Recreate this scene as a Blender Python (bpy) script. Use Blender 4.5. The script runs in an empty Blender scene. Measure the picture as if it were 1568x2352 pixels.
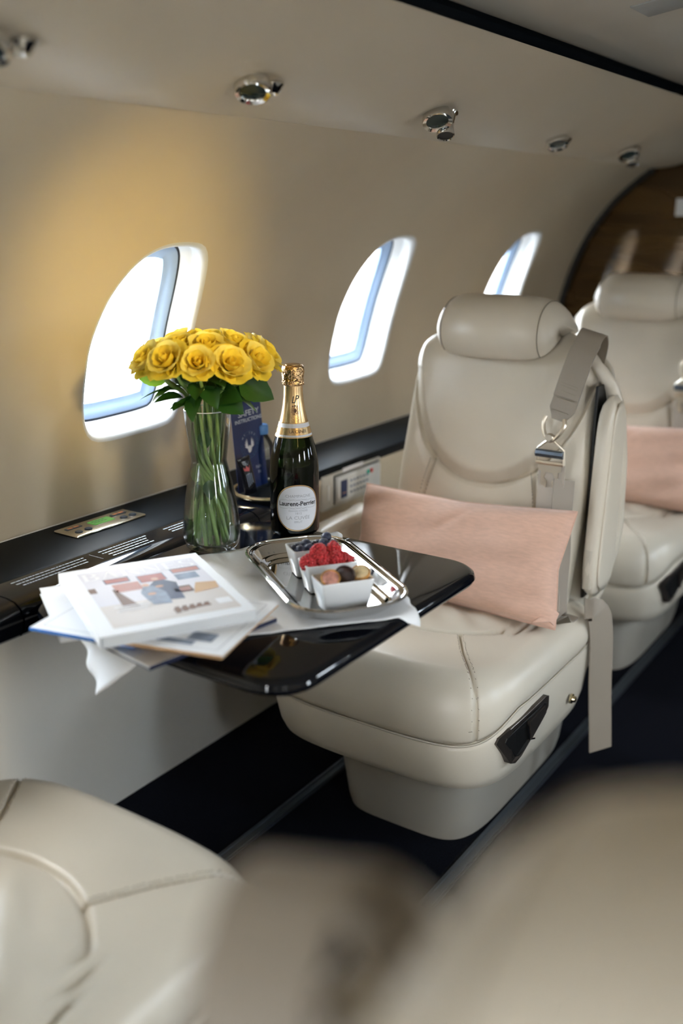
import bpy, bmesh, math, random
import numpy as np
from mathutils import Vector, Matrix, Euler
from mathutils.geometry import delaunay_2d_cdt
random.seed(7); np.random.seed(7)
PI = math.pi; R = math.radians
SC = bpy.context.scene; COL = SC.collection

# ------------------------------------------------------------------ camera, world, exposure
cd = bpy.data.cameras.new('camera'); cam = bpy.data.objects.new('camera', cd); COL.objects.link(cam)
cam.location = (0, 0, 1.174); cam.rotation_euler = (R(90 - 16.582), 0, R(33.991))
cd.sensor_fit = 'VERTICAL'; cd.sensor_height = 36; cd.sensor_width = 24; cd.lens = 35; cd.clip_start = .02
cd.dof.use_dof = True; cd.dof.focus_distance = 1.70; cd.dof.aperture_fstop = 1.7
SC.camera = cam
SC.view_settings.view_transform = 'Standard'; SC.view_settings.look = 'None'
SC.view_settings.gamma = 1; SC.view_settings.use_curve_mapping = False
SC.view_settings.exposure = 1.0
SC.cycles.use_denoising = True
SC.cycles.max_bounces = 7; SC.cycles.diffuse_bounces = 4; SC.cycles.glossy_bounces = 3
SC.cycles.use_adaptive_sampling = True; SC.cycles.adaptive_threshold = .12; SC.cycles.adaptive_min_samples = 24
SC.cycles.transparent_max_bounces = 14; SC.cycles.transmission_bounces = 4
SC.cycles.caustics_reflective = False; SC.cycles.caustics_refractive = False
SC.cycles.sample_clamp_indirect = 6; SC.cycles.blur_glossy = .6
w = bpy.data.worlds.new('world'); SC.world = w; w.use_nodes = True
nt = w.node_tree; bgn = nt.nodes['Background']
tcw = nt.nodes.new('ShaderNodeTexCoord'); nzw = nt.nodes.new('ShaderNodeTexNoise')
nzw.inputs['Scale'].default_value = 3.0; nzw.inputs['Detail'].default_value = 4
rpw = nt.nodes.new('ShaderNodeValToRGB')
rpw.color_ramp.elements[0].position = .38; rpw.color_ramp.elements[0].color = (.70, .85, 1, 1)
rpw.color_ramp.elements[1].position = .58; rpw.color_ramp.elements[1].color = (.985, .985, .98, 1)
nt.links.new(tcw.outputs['Generated'], nzw.inputs['Vector']); nt.links.new(nzw.outputs['Fac'], rpw.inputs['Fac'])
sxw = nt.nodes.new('ShaderNodeSeparateXYZ'); mrw = nt.nodes.new('ShaderNodeMapRange')      # bright overcast sky over a darker apron
mrw.interpolation_type = 'SMOOTHSTEP'
for k_, v_ in (('From Min', -.12), ('From Max', .30), ('To Min', 5.0), ('To Max', 21.0)): mrw.inputs[k_].default_value = v_
nt.links.new(tcw.outputs['Generated'], sxw.inputs[0]); nt.links.new(sxw.outputs['Z'], mrw.inputs['Value'])
nt.links.new(rpw.outputs['Color'], bgn.inputs['Color']); nt.links.new(mrw.outputs['Result'], bgn.inputs['Strength'])

# ------------------------------------------------------------------ materials
MATS = {}
def pm(name, col, rough=.5, metal=0., spec=.5, bump=None, var=.04, vscale=6., coat=0., sheen=0., emit=None, sub=0., dist=.002, aniso=None, stretch=None, trans=0.):
    m = bpy.data.materials.new(name); m.use_nodes = True; t = m.node_tree; b = t.nodes['Principled BSDF']
    tc = t.nodes.new('ShaderNodeTexCoord'); nz = t.nodes.new('ShaderNodeTexNoise')
    nz.inputs['Scale'].default_value = vscale; nz.inputs['Detail'].default_value = 1.5
    vec = tc.outputs['Object']
    if stretch:
        mp = t.nodes.new('ShaderNodeMapping'); mp.inputs['Scale'].default_value = stretch
        t.links.new(vec, mp.inputs['Vector']); vec = mp.outputs['Vector']
    t.links.new(vec, nz.inputs['Vector'])
    r = t.nodes.new('ShaderNodeValToRGB')
    r.color_ramp.elements[0].position = .3; r.color_ramp.elements[1].position = .7
    r.color_ramp.elements[0].color = tuple(min(1, c * (1 - var)) for c in col) + (1,)
    r.color_ramp.elements[1].color = tuple(min(1, c * (1 + var)) for c in col) + (1,)
    t.links.new(nz.outputs['Fac'], r.inputs['Fac']); t.links.new(r.outputs['Color'], b.inputs['Base Color'])
    b.inputs['Roughness'].default_value = rough; b.inputs['Metallic'].default_value = metal
    b.inputs['Specular IOR Level'].default_value = spec
    b.inputs['Coat Weight'].default_value = coat; b.inputs['Coat Roughness'].default_value = .04
    b.inputs['Sheen Weight'].default_value = sheen
    b.inputs['Subsurface Weight'].default_value = sub
    if trans: b.inputs['Transmission Weight'].default_value = trans
    if emit:
        b.inputs['Emission Color'].default_value = tuple(emit[:3]) + (1,); b.inputs['Emission Strength'].default_value = emit[3]
    if bump:
        n2 = t.nodes.new('ShaderNodeTexNoise'); n2.inputs['Scale'].default_value = bump[0]; n2.inputs['Detail'].default_value = 2
        t.links.new(vec, n2.inputs['Vector'])
        bp = t.nodes.new('ShaderNodeBump'); bp.inputs['Strength'].default_value = bump[1]; bp.inputs['Distance'].default_value = dist
        t.links.new(n2.outputs['Fac'], bp.inputs['Height']); t.links.new(bp.outputs['Normal'], b.inputs['Normal'])
    MATS[name] = m; return m
def thin_glass(name, tint, refl=.5, rough=.0, ior=1.45):
    m = bpy.data.materials.new(name); m.use_nodes = True; t = m.node_tree
    for n in list(t.nodes):
        if n.type == 'BSDF_PRINCIPLED': t.nodes.remove(n)
    out = [n for n in t.nodes if n.type == 'OUTPUT_MATERIAL'][0]
    tr = t.nodes.new('ShaderNodeBsdfTransparent'); tr.inputs['Color'].default_value = tuple(tint) + (1,)
    gl = t.nodes.new('ShaderNodeBsdfGlossy'); gl.inputs['Roughness'].default_value = rough
    fr = t.nodes.new('ShaderNodeFresnel'); fr.inputs['IOR'].default_value = ior
    tc = t.nodes.new('ShaderNodeTexCoord'); nz = t.nodes.new('ShaderNodeTexNoise'); nz.inputs['Scale'].default_value = 4
    t.links.new(tc.outputs['Object'], nz.inputs['Vector'])
    ml = t.nodes.new('ShaderNodeMath'); ml.operation = 'MULTIPLY'; ml.inputs[1].default_value = refl
    m2 = t.nodes.new('ShaderNodeMath'); m2.operation = 'MULTIPLY_ADD'; m2.inputs[1].default_value = .1; m2.inputs[2].default_value = .95
    m3 = t.nodes.new('ShaderNodeMath'); m3.operation = 'MULTIPLY'
    mx = t.nodes.new('ShaderNodeMixShader')
    t.links.new(fr.outputs[0], ml.inputs[0]); t.links.new(nz.outputs['Fac'], m2.inputs[0])
    t.links.new(ml.outputs[0], m3.inputs[0]); t.links.new(m2.outputs[0], m3.inputs[1])
    t.links.new(m3.outputs[0], mx.inputs[0]); t.links.new(tr.outputs[0], mx.inputs[1]); t.links.new(gl.outputs[0], mx.inputs[2])
    t.links.new(mx.outputs[0], out.inputs['Surface']); MATS[name] = m; return m

pm('lining', (.60, .505, .365), .55, var=.02)
pm('psu', (.585, .505, .385), .45, var=.02)
pm('ceil', (.55, .50, .42), .5, var=.02)
pm('lowpanel', (.64, .61, .55), .5, var=.02)
pm('reveal', (.66, .66, .65), .4, var=.01)
pm('gasket', (.30, .40, .56), .45, var=.03)
pm('rubber', (.015, .02, .03), .5)
pm('leather', (.655, .59, .485), .36, spec=.5, bump=(420, .12), var=.03, vscale=9, dist=.0006)
pm('leather_wrinkled', (.61, .555, .46), .33, spec=.5, bump=(26, .35), var=.03, vscale=9, dist=.004)
pm('leather_dark', (.54, .49, .40), .36, spec=.5, bump=(420, .12), var=.03, dist=.0006)
pm('stitch', (.30, .26, .20), .8)
pm('seatplastic', (.38, .352, .30), .38, var=.03)
pm('black_lacquer', (.003, .004, .007), .05, spec=.38)
pm('black_matte', (.004, .006, .008), .5, spec=.09)
pm('carpet', (.0035, .0045, .009), .95, spec=.1, bump=(900, .9), var=.5, vscale=300, dist=.004)
pm('alu', (.12, .145, .18), .4, metal=1, bump=(150, .2), stretch=(30, 1, 30))
pm('chrome', (.72, .70, .66), .08, metal=1)
pm('silver', (.80, .79, .77), .05, metal=1, var=.01)
pm('brass', (.62, .52, .34), .25, metal=1)
pm('champagne_metal', (.66, .60, .48), .22, metal=1)
pm('walnut', (.10, .055, .017), .06, metal=.6, spec=.6, coat=.3, var=.35, vscale=4, stretch=(1, 1, 6))
pm('latch_metal', (.10, .085, .075), .3, metal=.8)
pm('ceiling_shade', (.035, .045, .060), .6)
pm('vent_grey', (.36, .36, .34), .5)
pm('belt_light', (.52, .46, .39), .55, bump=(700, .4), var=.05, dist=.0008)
pm('edge_black', (.006, .006, .006), .4)
pm('linen_pink', (.67, .42, .315), .85, sheen=.3, bump=(500, .35), var=.06, vscale=60, dist=.001, stretch=(1, 1, 4))
pm('cloth', (.93, .955, .99), .8, sheen=.2, bump=(55, .25), var=.02, dist=.003)
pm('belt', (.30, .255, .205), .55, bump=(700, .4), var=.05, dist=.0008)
pm('belt_metal', (.78, .70, .58), .34, metal=1)
pm('porcelain', (.88, .91, .94), .12, spec=.5, var=.01)
pm('paper', (.90, .92, .95), .6, spec=.2, var=.01)
pm('paper_edge', (.74, .77, .80), .7, var=.06, vscale=200, stretch=(.2, .2, 12))
pm('print_white', (.88, .88, .90), .6, spec=.2)
pm('print_black', (.02, .02, .025), .4)
pm('print_grey', (.45, .46, .50), .6, spec=.2)
pm('print_pale', (.74, .73, .79), .6, spec=.2, var=.06)  # pale, floor, navy and slate inks lightened: cover sheen is put into colour
pm('print_floor', (.68, .63, .60), .6, spec=.2, var=.08)
pm('print_red', (.42, .14, .12), .6, spec=.2, var=.15)
pm('print_rust', (.50, .24, .20), .6, spec=.2, var=.15)
pm('print_navy', (.075, .09, .15), .6, spec=.2, var=.2)
pm('print_slate', (.24, .29, .38), .6, spec=.2, var=.25, vscale=60)
pm('print_tan', (.62, .40, .22), .6, spec=.2, var=.15)
pm('print_brown', (.20, .12, .09), .6, spec=.2, var=.2)
pm('print_skin', (.60, .36, .26), .6, spec=.2)
pm('cover_blue', (.05, .20, .60), .4)
pm('cover_navy', (.01, .018, .06), .4)
pm('cover_pink', (.82, .79, .76), .45, var=.15, vscale=30)
pm('card_navy', (.006, .022, .105), .35, var=.05)
pm('card_teal', (.03, .12, .22), .4)
pm('card_print', (.55, .60, .68), .4)
pm('rose', (.97, .76, .10), .55, sub=.0, var=.18, vscale=30)
pm('rose_pale', (.97, .85, .26), .55, var=.15, vscale=30)
pm('leaf', (.022, .085, .016), .38, var=.3, vscale=25, bump=(60, .3), dist=.001)
pm('leaf_light', (.20, .36, .05), .45, var=.15, vscale=25)
pm('stem', (.20, .32, .09), .45, var=.3, vscale=40)
pm('foil', (.72, .50, .26), .26, metal=1, bump=(40, .15), var=.05, dist=.002)
pm('foil_crumple', (.72, .47, .24), .24, metal=1, bump=(140, 1.), var=.1, dist=.004)
pm('label_white', (.80, .82, .87), .4, var=.01)
pm('gold_print', (.62, .42, .20), .3, metal=.8)
pm('wine', (.003, .006, .004), .1)
pm('blueberry', (.022, .032, .075), .5, var=.55, vscale=120, sheen=.3)
pm('raspberry', (.60, .045, .055), .32, var=.2, vscale=90)
pm('pastry', (.62, .32, .09), .6, var=.35, vscale=120, bump=(200, .5))
pm('custard', (.85, .68, .40), .45, var=.15, vscale=150, bump=(150, .4))
pm('cake_pink', (.62, .30, .24), .5, var=.35, vscale=130, bump=(150, .5))
pm('choc', (.030, .012, .009), .42, var=.4, vscale=160, bump=(220, .8))
pm('lcd', (.10, .28, .06), .3, emit=(.12, .45, .06, .12))
pm('btn_dark', (.02, .03, .045), .3)
pm('btn_amber', (.55, .18, .05), .4)
pm('handset', (.62, .60, .54), .4, var=.02)
pm('handset_pale', (.74, .75, .74), .4, var=.02)
pm('sticker_green', (.03, .50, .36), .4)
pm('sticker_red', (.65, .10, .10), .4)
pm('cap_blue', (.08, .24, .55), .4)
pm('wrapper', (.008, .009, .014), .15, bump=(90, .6), dist=.003)
pm('lens', (.045, .065, .065), .10, metal=.5)
pm('added_lamp_glow', (.9, .7, .4), .4, emit=(1, .72, .35, 1.2))
thin_glass('pane', (.97, .985, .99), .35)
thin_glass('vase_glass', (.97, .985, .98), .75)
thin_glass('water', (.975, .99, .985), .5, ior=1.33)
thin_glass('bottle_glass', (.16, .26, .10), 1.0, .02, 1.5)
thin_glass('clear_plastic', (.80, .86, .92), .9)

# ------------------------------------------------------------------ helpers
def M(n): return MATS[n]
def tag(o, label=None, cat=None, group=None, kind=None):
    if label: o['label'] = label
    if cat: o['category'] = cat
    if group: o['group'] = group
    if kind: o['kind'] = kind
    return o
def empty(name, loc=(0, 0, 0), rz=0, parent=None, rot=None):
    o = bpy.data.objects.new(name, None); COL.objects.link(o); o.empty_display_size = .05
    o.location = loc; o.rotation_euler = rot if rot else (0, 0, rz); o.parent = parent
    return o
def mesh(name, V, F, smooth=True, sharp=None):
    me = bpy.data.meshes.new(name); me.from_pydata([tuple(v) for v in V], [], F); me.update()
    bm = bmesh.new(); bm.from_mesh(me); bmesh.ops.recalc_face_normals(bm, faces=bm.faces); bm.to_mesh(me); bm.free()
    if smooth:
        me.polygons.foreach_set('use_smooth', [True] * len(me.polygons))
        if sharp: me.set_sharp_from_angle(angle=R(sharp))
    return me
def add(name, me, mat, parent=None, loc=None, rot=None):
    o = bpy.data.objects.new(name, me); COL.objects.link(o); o.parent = parent
    if mat and not me.materials: me.materials.append(M(mat))
    if loc: o.location = loc
    if rot: o.rotation_euler = rot
    return o
def mk(name, VF, mat, parent=None, smooth=True, sharp=40, loc=None, rot=None):
    return add(name, mesh(name, VF[0], VF[1], smooth, sharp), mat, parent, loc, rot)
def join(*vfs):
    V, F = [], []
    for v, f in vfs:
        n = len(V); V += [tuple(p) for p in v]; F += [tuple(i + n for i in q) for q in f]
    return V, F
def xf(vf, m):
    return [tuple(m @ Vector(p)) for p in vf[0]], vf[1]
def loft(rings, cap0=True, cap1=True, closed=True):
    V, F = [], []; n = len(rings[0])
    for r in rings: V += [tuple(p) for p in r]
    for k in range(len(rings) - 1):
        for i in range(n if closed else n - 1):
            j = (i + 1) % n
            F.append((k * n + i, k * n + j, (k + 1) * n + j, (k + 1) * n + i))
    if cap0: F.append(tuple(range(n - 1, -1, -1)))
    if cap1: F.append(tuple((len(rings) - 1) * n + i for i in range(n)))
    return V, F
def lathe(prof, n=48, cap0=True, cap1=True):
    return loft([[(r * math.cos(2 * PI * i / n), r * math.sin(2 * PI * i / n), z) for i in range(n)] for r, z in prof], cap0, cap1)
def rbox(sx, sy, sz, b=.005, seg=3, c=(0, 0, 0)):
    bm = bmesh.new(); bmesh.ops.create_cube(bm, size=1)
    for v in bm.verts: v.co = Vector((v.co.x * sx, v.co.y * sy, v.co.z * sz)) + Vector(c)
    if b > 0: bmesh.ops.bevel(bm, geom=list(bm.edges), offset=b, segments=seg, profile=.5, affect='EDGES')
    bm.verts.index_update(); V = [tuple(v.co) for v in bm.verts]; F = [tuple(v.index for v in f.verts) for f in bm.faces]; bm.free()
    return V, F
def catmull(P, n=8):
    P = [Vector(p) for p in P]; out = []
    for i in range(len(P) - 1):
        p0 = P[i - 1] if i > 0 else P[i] * 2 - P[i + 1]; p1, p2 = P[i], P[i + 1]
        p3 = P[i + 2] if i + 2 < len(P) else P[i + 1] * 2 - P[i]
        for k in range(n):
            t = k / n
            out.append(.5 * ((2 * p1) + (p2 - p0) * t + (2 * p0 - 5 * p1 + 4 * p2 - p3) * t * t + (3 * p1 - p0 - 3 * p2 + p3) * t ** 3))
    out.append(P[-1]); return out
def tube(path, rad, n=8, closed=False, cap=True):
    P = [Vector(p) for p in path]; rings = []; up = None
    for i, p in enumerate(P):
        a = P[i - 1] if (i > 0 or closed) else P[i]; b = P[(i + 1) % len(P)] if (i + 1 < len(P) or closed) else P[i]
        d = (b - a).normalized()
        if up is None:
            up = Vector((0, 0, 1)) if abs(d.z) < .9 else Vector((1, 0, 0))
        u = (up - d * up.dot(d)).normalized(); v = d.cross(u); up = u
        rr = rad[i] if isinstance(rad, (list, tuple)) else rad
        rings.append([tuple(p + (u * math.cos(2 * PI * k / n) + v * math.sin(2 * PI * k / n)) * rr) for k in range(n)])
    if closed:
        rings.append(rings[0]); V, F = loft(rings, False, False); return V, F
    return loft(rings, cap, cap)
def ribbon(path, wid, side, th=.0016):
    """flat strap: path points, half width direction list"""
    P = [Vector(p) for p in path]; rings = []
    for i, p in enumerate(P):
        a = P[max(i - 1, 0)]; b = P[min(i + 1, len(P) - 1)]; d = (b - a).normalized()
        s = Vector(side[i] if isinstance(side, list) else side); s = (s - d * s.dot(d)).normalized(); nn = d.cross(s)
        ww = wid[i] if isinstance(wid, list) else wid
        rings.append([tuple(p + s * ww / 2 * q + nn * th / 2 * r) for q, r in ((-1, -1), (1, -1), (1, 1), (-1, 1))])
    return loft(rings)
def sqring(a, b, n, N=64, cx=0, cy=0):
    out = []
    for i in range(N):
        t = 2 * PI * i / N; c, s = math.cos(t), math.sin(t)
        out.append((cx + a * math.copysign(abs(c) ** (2 / n), c), cy + b * math.copysign(abs(s) ** (2 / n), s)))
    return out
def rrect(hx, hy, r, k=8):
    out = []
    for cx, cy, a0 in ((hx - r, hy - r, 0), (-hx + r, hy - r, 90), (-hx + r, -hy + r, 180), (hx - r, -hy + r, 270)):
        for i in range(k + 1):
            a = R(a0 + 90 * i / k); out.append((cx + r * math.cos(a), cy + r * math.sin(a)))
    return out
def poly_prism(pts, z0, z1):
    n = len(pts); V = [(x, y, z0) for x, y in pts] + [(x, y, z1) for x, y in pts]
    F = [tuple(range(n - 1, -1, -1)), tuple(range(n, 2 * n))] + [(i, (i + 1) % n, n + (i + 1) % n, n + i) for i in range(n)]
    return V, F
def extr_y(prof, y0, y1, ny=2, closed=True):
    ys = [y0 + (y1 - y0) * k / (ny - 1) for k in range(ny)]
    return loft([[(x, y, z) for x, z in prof] for y in ys], closed, closed, closed)
def text_vf(s, size=1., bold=0., shear=0., sx=1., align='CENTER', spacing=1.):
    cu = bpy.data.curves.new('tmp', 'FONT'); cu.body = s; cu.size = size; cu.align_x = align; cu.align_y = 'CENTER'
    cu.offset = bold; cu.shear = shear; cu.space_character = spacing; cu.resolution_u = 3
    o = bpy.data.objects.new('tmp', cu); COL.objects.link(o); bpy.context.view_layer.update()
    me = bpy.data.meshes.new_from_object(o.evaluated_get(bpy.context.evaluated_depsgraph_get()))
    V = [(v.co.x * sx, v.co.y, 0) for v in me.vertices]; F = [tuple(p.vertices) for p in me.polygons]
    bpy.data.objects.remove(o); bpy.data.curves.remove(cu); bpy.data.meshes.remove(me)
    return V, F
def flat(name, VF, mat, parent=None, loc=None, rot=None):
    me = bpy.data.meshes.new(name); me.from_pydata([tuple(v) for v in VF[0]], [], VF[1]); me.update()
    return add(name, me, mat, parent, loc, rot)
def quad(x0, y0, x1, y1, z=0): return [(x0, y0, z), (x1, y0, z), (x1, y1, z), (x0, y1, z)], [(0, 1, 2, 3)]
def ell(cx, cy, rx, ry, n=24, z=0): return [(cx + rx * math.cos(2 * PI * i / n), cy + ry * math.sin(2 * PI * i / n), z) for i in range(n)], [tuple(range(n))]
def annulus(cx, cy, rx, ry, w_, n=40, z=0):
    V = []; F = []
    for i in range(n):
        c, s = math.cos(2 * PI * i / n), math.sin(2 * PI * i / n)
        V += [(cx + rx * c, cy + ry * s, z), (cx + (rx - w_) * c, cy + (ry - w_) * s, z)]
    for i in range(n):
        j = (i + 1) % n; F.append((2 * i, 2 * j, 2 * j + 1, 2 * i + 1))
    return V, F
def seg_dist(x, y, P):
    """distance of arrays x,y to a polyline"""
    d = np.full(np.shape(x), 9.)
    for (ax, ay), (bx, by) in zip(P[:-1], P[1:]):
        vx, vy = bx - ax, by - ay; t = np.clip(((x - ax) * vx + (y - ay) * vy) / (vx * vx + vy * vy), 0, 1)
        d = np.minimum(d, np.hypot(x - ax - t * vx, y - ay - t * vy))
    return d
def sstep(x): x = np.clip(x, 0, 1); return x * x * (3 - 2 * x)
def copy_tree(o, parent=None):
    c = o.copy(); COL.objects.link(c); c.parent = parent
    for ch in [k for k in CH.get(o.name, [])]: copy_tree(ch, c)
    return c
CH = {}
def index_children():
    CH.clear()
    for o in COL.objects:
        if o.parent: CH.setdefault(o.parent.name, []).append(o)

# ------------------------------------------------------------------ the cabin shell
Y0, Y1 = -1.7, 3.43; XC = -.43
_zs = [.58, .70, .79, .886, 1.037, 1.181, 1.263, 1.327]; _xs = [-1.405, -1.40, -1.390, -1.371, -1.322, -1.240, -1.160, -1.074]
_pf = np.polyfit(_zs, _xs, 5)
def xw(z): return float(np.polyval(_pf, z))
def nw(z):
    d = (xw(z + .005) - xw(z - .005)) / .01; l = math.hypot(1, d); return Vector((1 / l, 0, -d / l))
WZ = .943; WYS = [.558, 1.345, 2.130, 2.915]; WYR = [-1.015, -.23] + WYS
WOP = [(-.125, .90), (-.122, .955), (-.103, 1.02), (-.078, 1.063), (-.048, 1.094), (-.012, 1.111), (.03, 1.117), (.083, 1.114), (.108, 1.100), (.122, 1.07), (.129, 1.02), (.128, .95), (.124, .87), (.118, .82), (.103, .788), (.07, .780), (0, .777), (-.07, .777), (-.103, .785), (-.119, .81), (-.125, .85)]
def _outline(N=84):
    P = [(p.x, p.y) for p in catmull([(a, b, 0) for a, b in WOP + WOP[:4]], 10)][20:-10]
    P = P[:len(WOP) * 10]
    P = np.array(P); d = np.r_[0, np.cumsum(np.hypot(*np.diff(np.vstack([P, P[:1]]), axis=0).T))]
    Q = np.vstack([P, P[:1]]); t = np.linspace(0, d[-1], N, endpoint=False)
    X = np.c_[np.interp(t, d, Q[:, 0]), np.interp(t, d, Q[:, 1])]
    T = np.roll(X, -1, 0) - np.roll(X, 1, 0); T /= np.hypot(T[:, 0], T[:, 1])[:, None]
    Nn = np.c_[-T[:, 1], T[:, 0]]
    if ((X - X.mean(0)) * Nn).sum() < 0: Nn = -Nn
    return X, Nn
_WX, _WN = _outline()
def wout(yc, grow): return [(yc + p[0] + grow * n_[0], p[1] + grow * n_[1]) for p, n_ in zip(_WX, _WN)]
def inside(p, poly):
    x, y = p; c = False; n = len(poly)
    for i in range(n):
        x1, y1 = poly[i]; x2, y2 = poly[i - 1]
        if (y1 > y) != (y2 > y) and x < (x2 - x1) * (y - y1) / (y2 - y1) + x1: c = not c
    return c
FIL = .011
def side_wall(name, ycs, mirror):
    outs = [wout(yc, FIL) for yc in ycs]; pts = []; edges = []
    for o in outs:
        n0 = len(pts); pts += [Vector(p) for p in o]; edges += [(n0 + i, n0 + (i + 1) % len(o)) for i in range(len(o))]
    big = [wout(yc, FIL + .012) for yc in ycs]
    zs = np.linspace(.56, 1.327, 26); ys = np.linspace(Y0, Y1, 110)
    for y in ys:
        for z in zs:
            if not any(abs(y - yc) < .18 and inside((y, z), b) for yc, b in zip(ycs, big)): pts.append(Vector((y, z)))
    V2, E2, F2, *_ = delaunay_2d_cdt(pts, edges, [], 0, 1e-6)
    V = []; NR = []
    for p in V2:
        n = nw(p.y); V.append((xw(p.y), p.x, p.y)); NR.append(n)
    F = []
    for f in F2:
        c = ((V2[f[0]].x + V2[f[1]].x + V2[f[2]].x) / 3, (V2[f[0]].y + V2[f[1]].y + V2[f[2]].y) / 3)
        if not any(abs(c[0] - yc) < .2 and inside(c, o) for yc, o in zip(ycs, outs)): F.append(tuple(f))
    if mirror:
        V = [(2 * XC - x, y, z) for x, y, z in V]; NR = [Vector((-n.x, n.y, n.z)) for n in NR]
    me = bpy.data.meshes.new(name); me.from_pydata(V, [], F); me.update()
    me.polygons.foreach_set('use_smooth', [True] * len(me.polygons))
    # face winding towards the cabin
    bm = bmesh.new(); bm.from_mesh(me); bm.normal_update()
    fl = [f for f in bm.faces if f.normal.dot(NR[f.verts[0].index]) < 0]; bmesh.ops.reverse_faces(bm, faces=fl); bm.to_mesh(me); bm.free()
    me.normals_split_custom_set_from_vertices([tuple(n) for n in NR])
    return tag(add(name, me, 'lining'), kind='structure')
side_wall('wall_left', WYS, False)
side_wall('wall_right', WYR, True)
OUTD = Vector((-.965, 0, .262))
def window(idx, yc, mirror, detail):
    root = tag(empty('window_%d' % idx, (0, 0, 0)), kind='structure')
    root['label'] = 'cabin window with white reveal and pale blue seal'
    def ring(grow, depth, off=0):
        out = []
        for (y, z), (y0, z0) in zip(wout(yc, grow), wout(yc, 0)):
            p = Vector((xw(z), y, z)) + OUTD * depth
            if depth <= 0: p = Vector((xw(z), y, z))
            out.append((2 * XC - p.x, p.y, p.z) if mirror else tuple(p))
        return out
    rr = []
    for k in range(7):
        a = k / 6 * PI / 2; rr.append(ring(FIL * (1 - math.sin(a)), FIL * (1 - math.cos(a)) + 1e-5 if k else 0))
    rr += [ring(-.001, .024), ring(.0015, .027), ring(.0015, .032), ring(-.002, .035), ring(-.008, .062)]
    mk('reveal', loft(rr, False, False), 'reveal', root, sharp=60)
    g = [ring(-.006, .060), ring(-.010, .056), ring(-.012, .0565), ring(-.024, .061), ring(-.026, .065), ring(-.036, .068), ring(-.038, .076)]
    mk('window_seal', loft(g, False, False), 'gasket', root, sharp=50)
    b = [ring(-.005, .0595), ring(-.0065, .0545), ring(-.0105, .0558)]
    mk('seal_edge', loft(b, False, False), 'rubber', root)
    c = ring(-.030, .073); n = len(c); pc = Vector((0, 0, 0))
    for p in c: pc += Vector(p) / n
    flat('pane', ([*c, tuple(pc)], [(i, (i + 1) % n, n) for i in range(n)]), 'pane', root)
    if detail:
        y, z = yc + .118, WZ - .128
        p = Vector((xw(z), y, z)) + OUTD * .012
        mk('shade_handle', xf(rbox(.012, .010, .026, .004, 3), Matrix.Translation(p + Vector((0, .004, .004))) @ Matrix.Rotation(R(-15), 4, 'Y')), 'reveal', root)
        mk('handle_plate', xf(rbox(.014, .003, .034, .001, 1), Matrix.Translation(p + Vector((-.004, .009, -.006))) @ Matrix.Rotation(R(-15), 4, 'Y')), 'chrome', root)
    # light portal at the opening (a sampling aid for the sky)
    ld = bpy.data.lights.new('portal', 'AREA'); ld.shape = 'RECTANGLE'; ld.size = .40; ld.size_y = .34
    ld.cycles.is_portal = True
    lo = bpy.data.objects.new('portal', ld); COL.objects.link(lo)
    p = Vector((xw(WZ), yc, WZ)) + OUTD * .12
    d = -OUTD
    if mirror: p.x = 2 * XC - p.x; d = Vector((-d.x, d.y, d.z))
    lo.location = p; lo.rotation_euler = d.to_track_quat('-Z', 'Y').to_euler()
    return root
for i, yc in enumerate(WYS): window(i + 1, yc, False, True)
for i, yc in enumerate(WYR): window(i + 10, yc, True, False)

# overhead valance, ceiling, floor, lower panels
psu = [(-1.14, 1.58), (-1.13, 1.50), (-1.10, 1.36), (-1.085, 1.345), (-1.082, 1.330), (-1.074, 1.3235), (-1.05, 1.324), (-1.0, 1.332), (-.93, 1.352), (-.86, 1.383), (-.80, 1.416), (-.765, 1.4365), (-.752, 1.4445), (-.7515, 1.4455)]
psu = [(p.x, p.y) for p in catmull([Vector((x, z, 0)) for x, z in psu], 4)]
tag(mk('trim_1', extr_y(psu, Y0, Y1, 2, False), 'psu', sharp=60), kind='structure')
tag(mk('trim_2', extr_y([(2 * XC - x, z) for x, z in psu], Y0, Y1, 2, False), 'psu', sharp=None), kind='structure')
cl = [(-.80, 1.53), (-.797, 1.495), (-.79, 1.484), (-.77, 1.4845), (-.72, 1.497), (-.60, 1.520), (XC, 1.532)]
cl = cl + [(2 * XC - x, z) for x, z in cl[-2::-1]]
cl = [(p.x, p.y) for p in catmull([Vector((x, z, 0)) for x, z in cl], 4)]
cz = tag(mk('ceiling', extr_y(cl, Y0, Y1, 2, False), 'ceil', sharp=50), kind='structure')
tag(mk('ceiling_gap_shade', extr_y([(-1.15, 1.50), (-1.0, 1.555), (2 * XC + 1.0, 1.555), (2 * XC + 1.15, 1.50)], Y0, Y1, 2, False), 'ceiling_shade', smooth=False), kind='structure')  # dark sheet behind the valance edge; its colour stands in for the gap's shade
for i, (x, y) in enumerate([(-.60, 1.87), (-.60, 1.60)]):
    v = mk('air_slot', xf(rbox(.075, .10 if i == 0 else .05, .004, .0015, 2), Matrix.Translation((x, y, 1.5195)) @ Matrix.Rotation(R(-9), 4, 'Y')), 'vent_grey', cz)
tag(mk('floor', ([(-1.6, Y0, 0), (.75, Y0, 0), (.75, Y1, 0), (-1.6, Y1, 0)], [(0, 1, 2, 3)]), 'carpet', smooth=False), kind='structure')
lp = [(-1.402, -.02), (-1.404, .05), (-1.402, .2), (-1.394, .35), (-1.386, .5), (-1.38, .6), (-1.40, .635)]
lp = [(p.x, p.y) for p in catmull([Vector((x, z, 0)) for x, z in lp], 4)]
tag(mk('wall_lower_left', extr_y(lp, .93, Y1, 2, False), 'lowpanel', sharp=None), kind='structure')
lp2 = [(x + .012, z) for x, z in lp]
lp3 = [(x + (.035 if .1 < z < .55 else .02), z) for x, z in lp]
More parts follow.
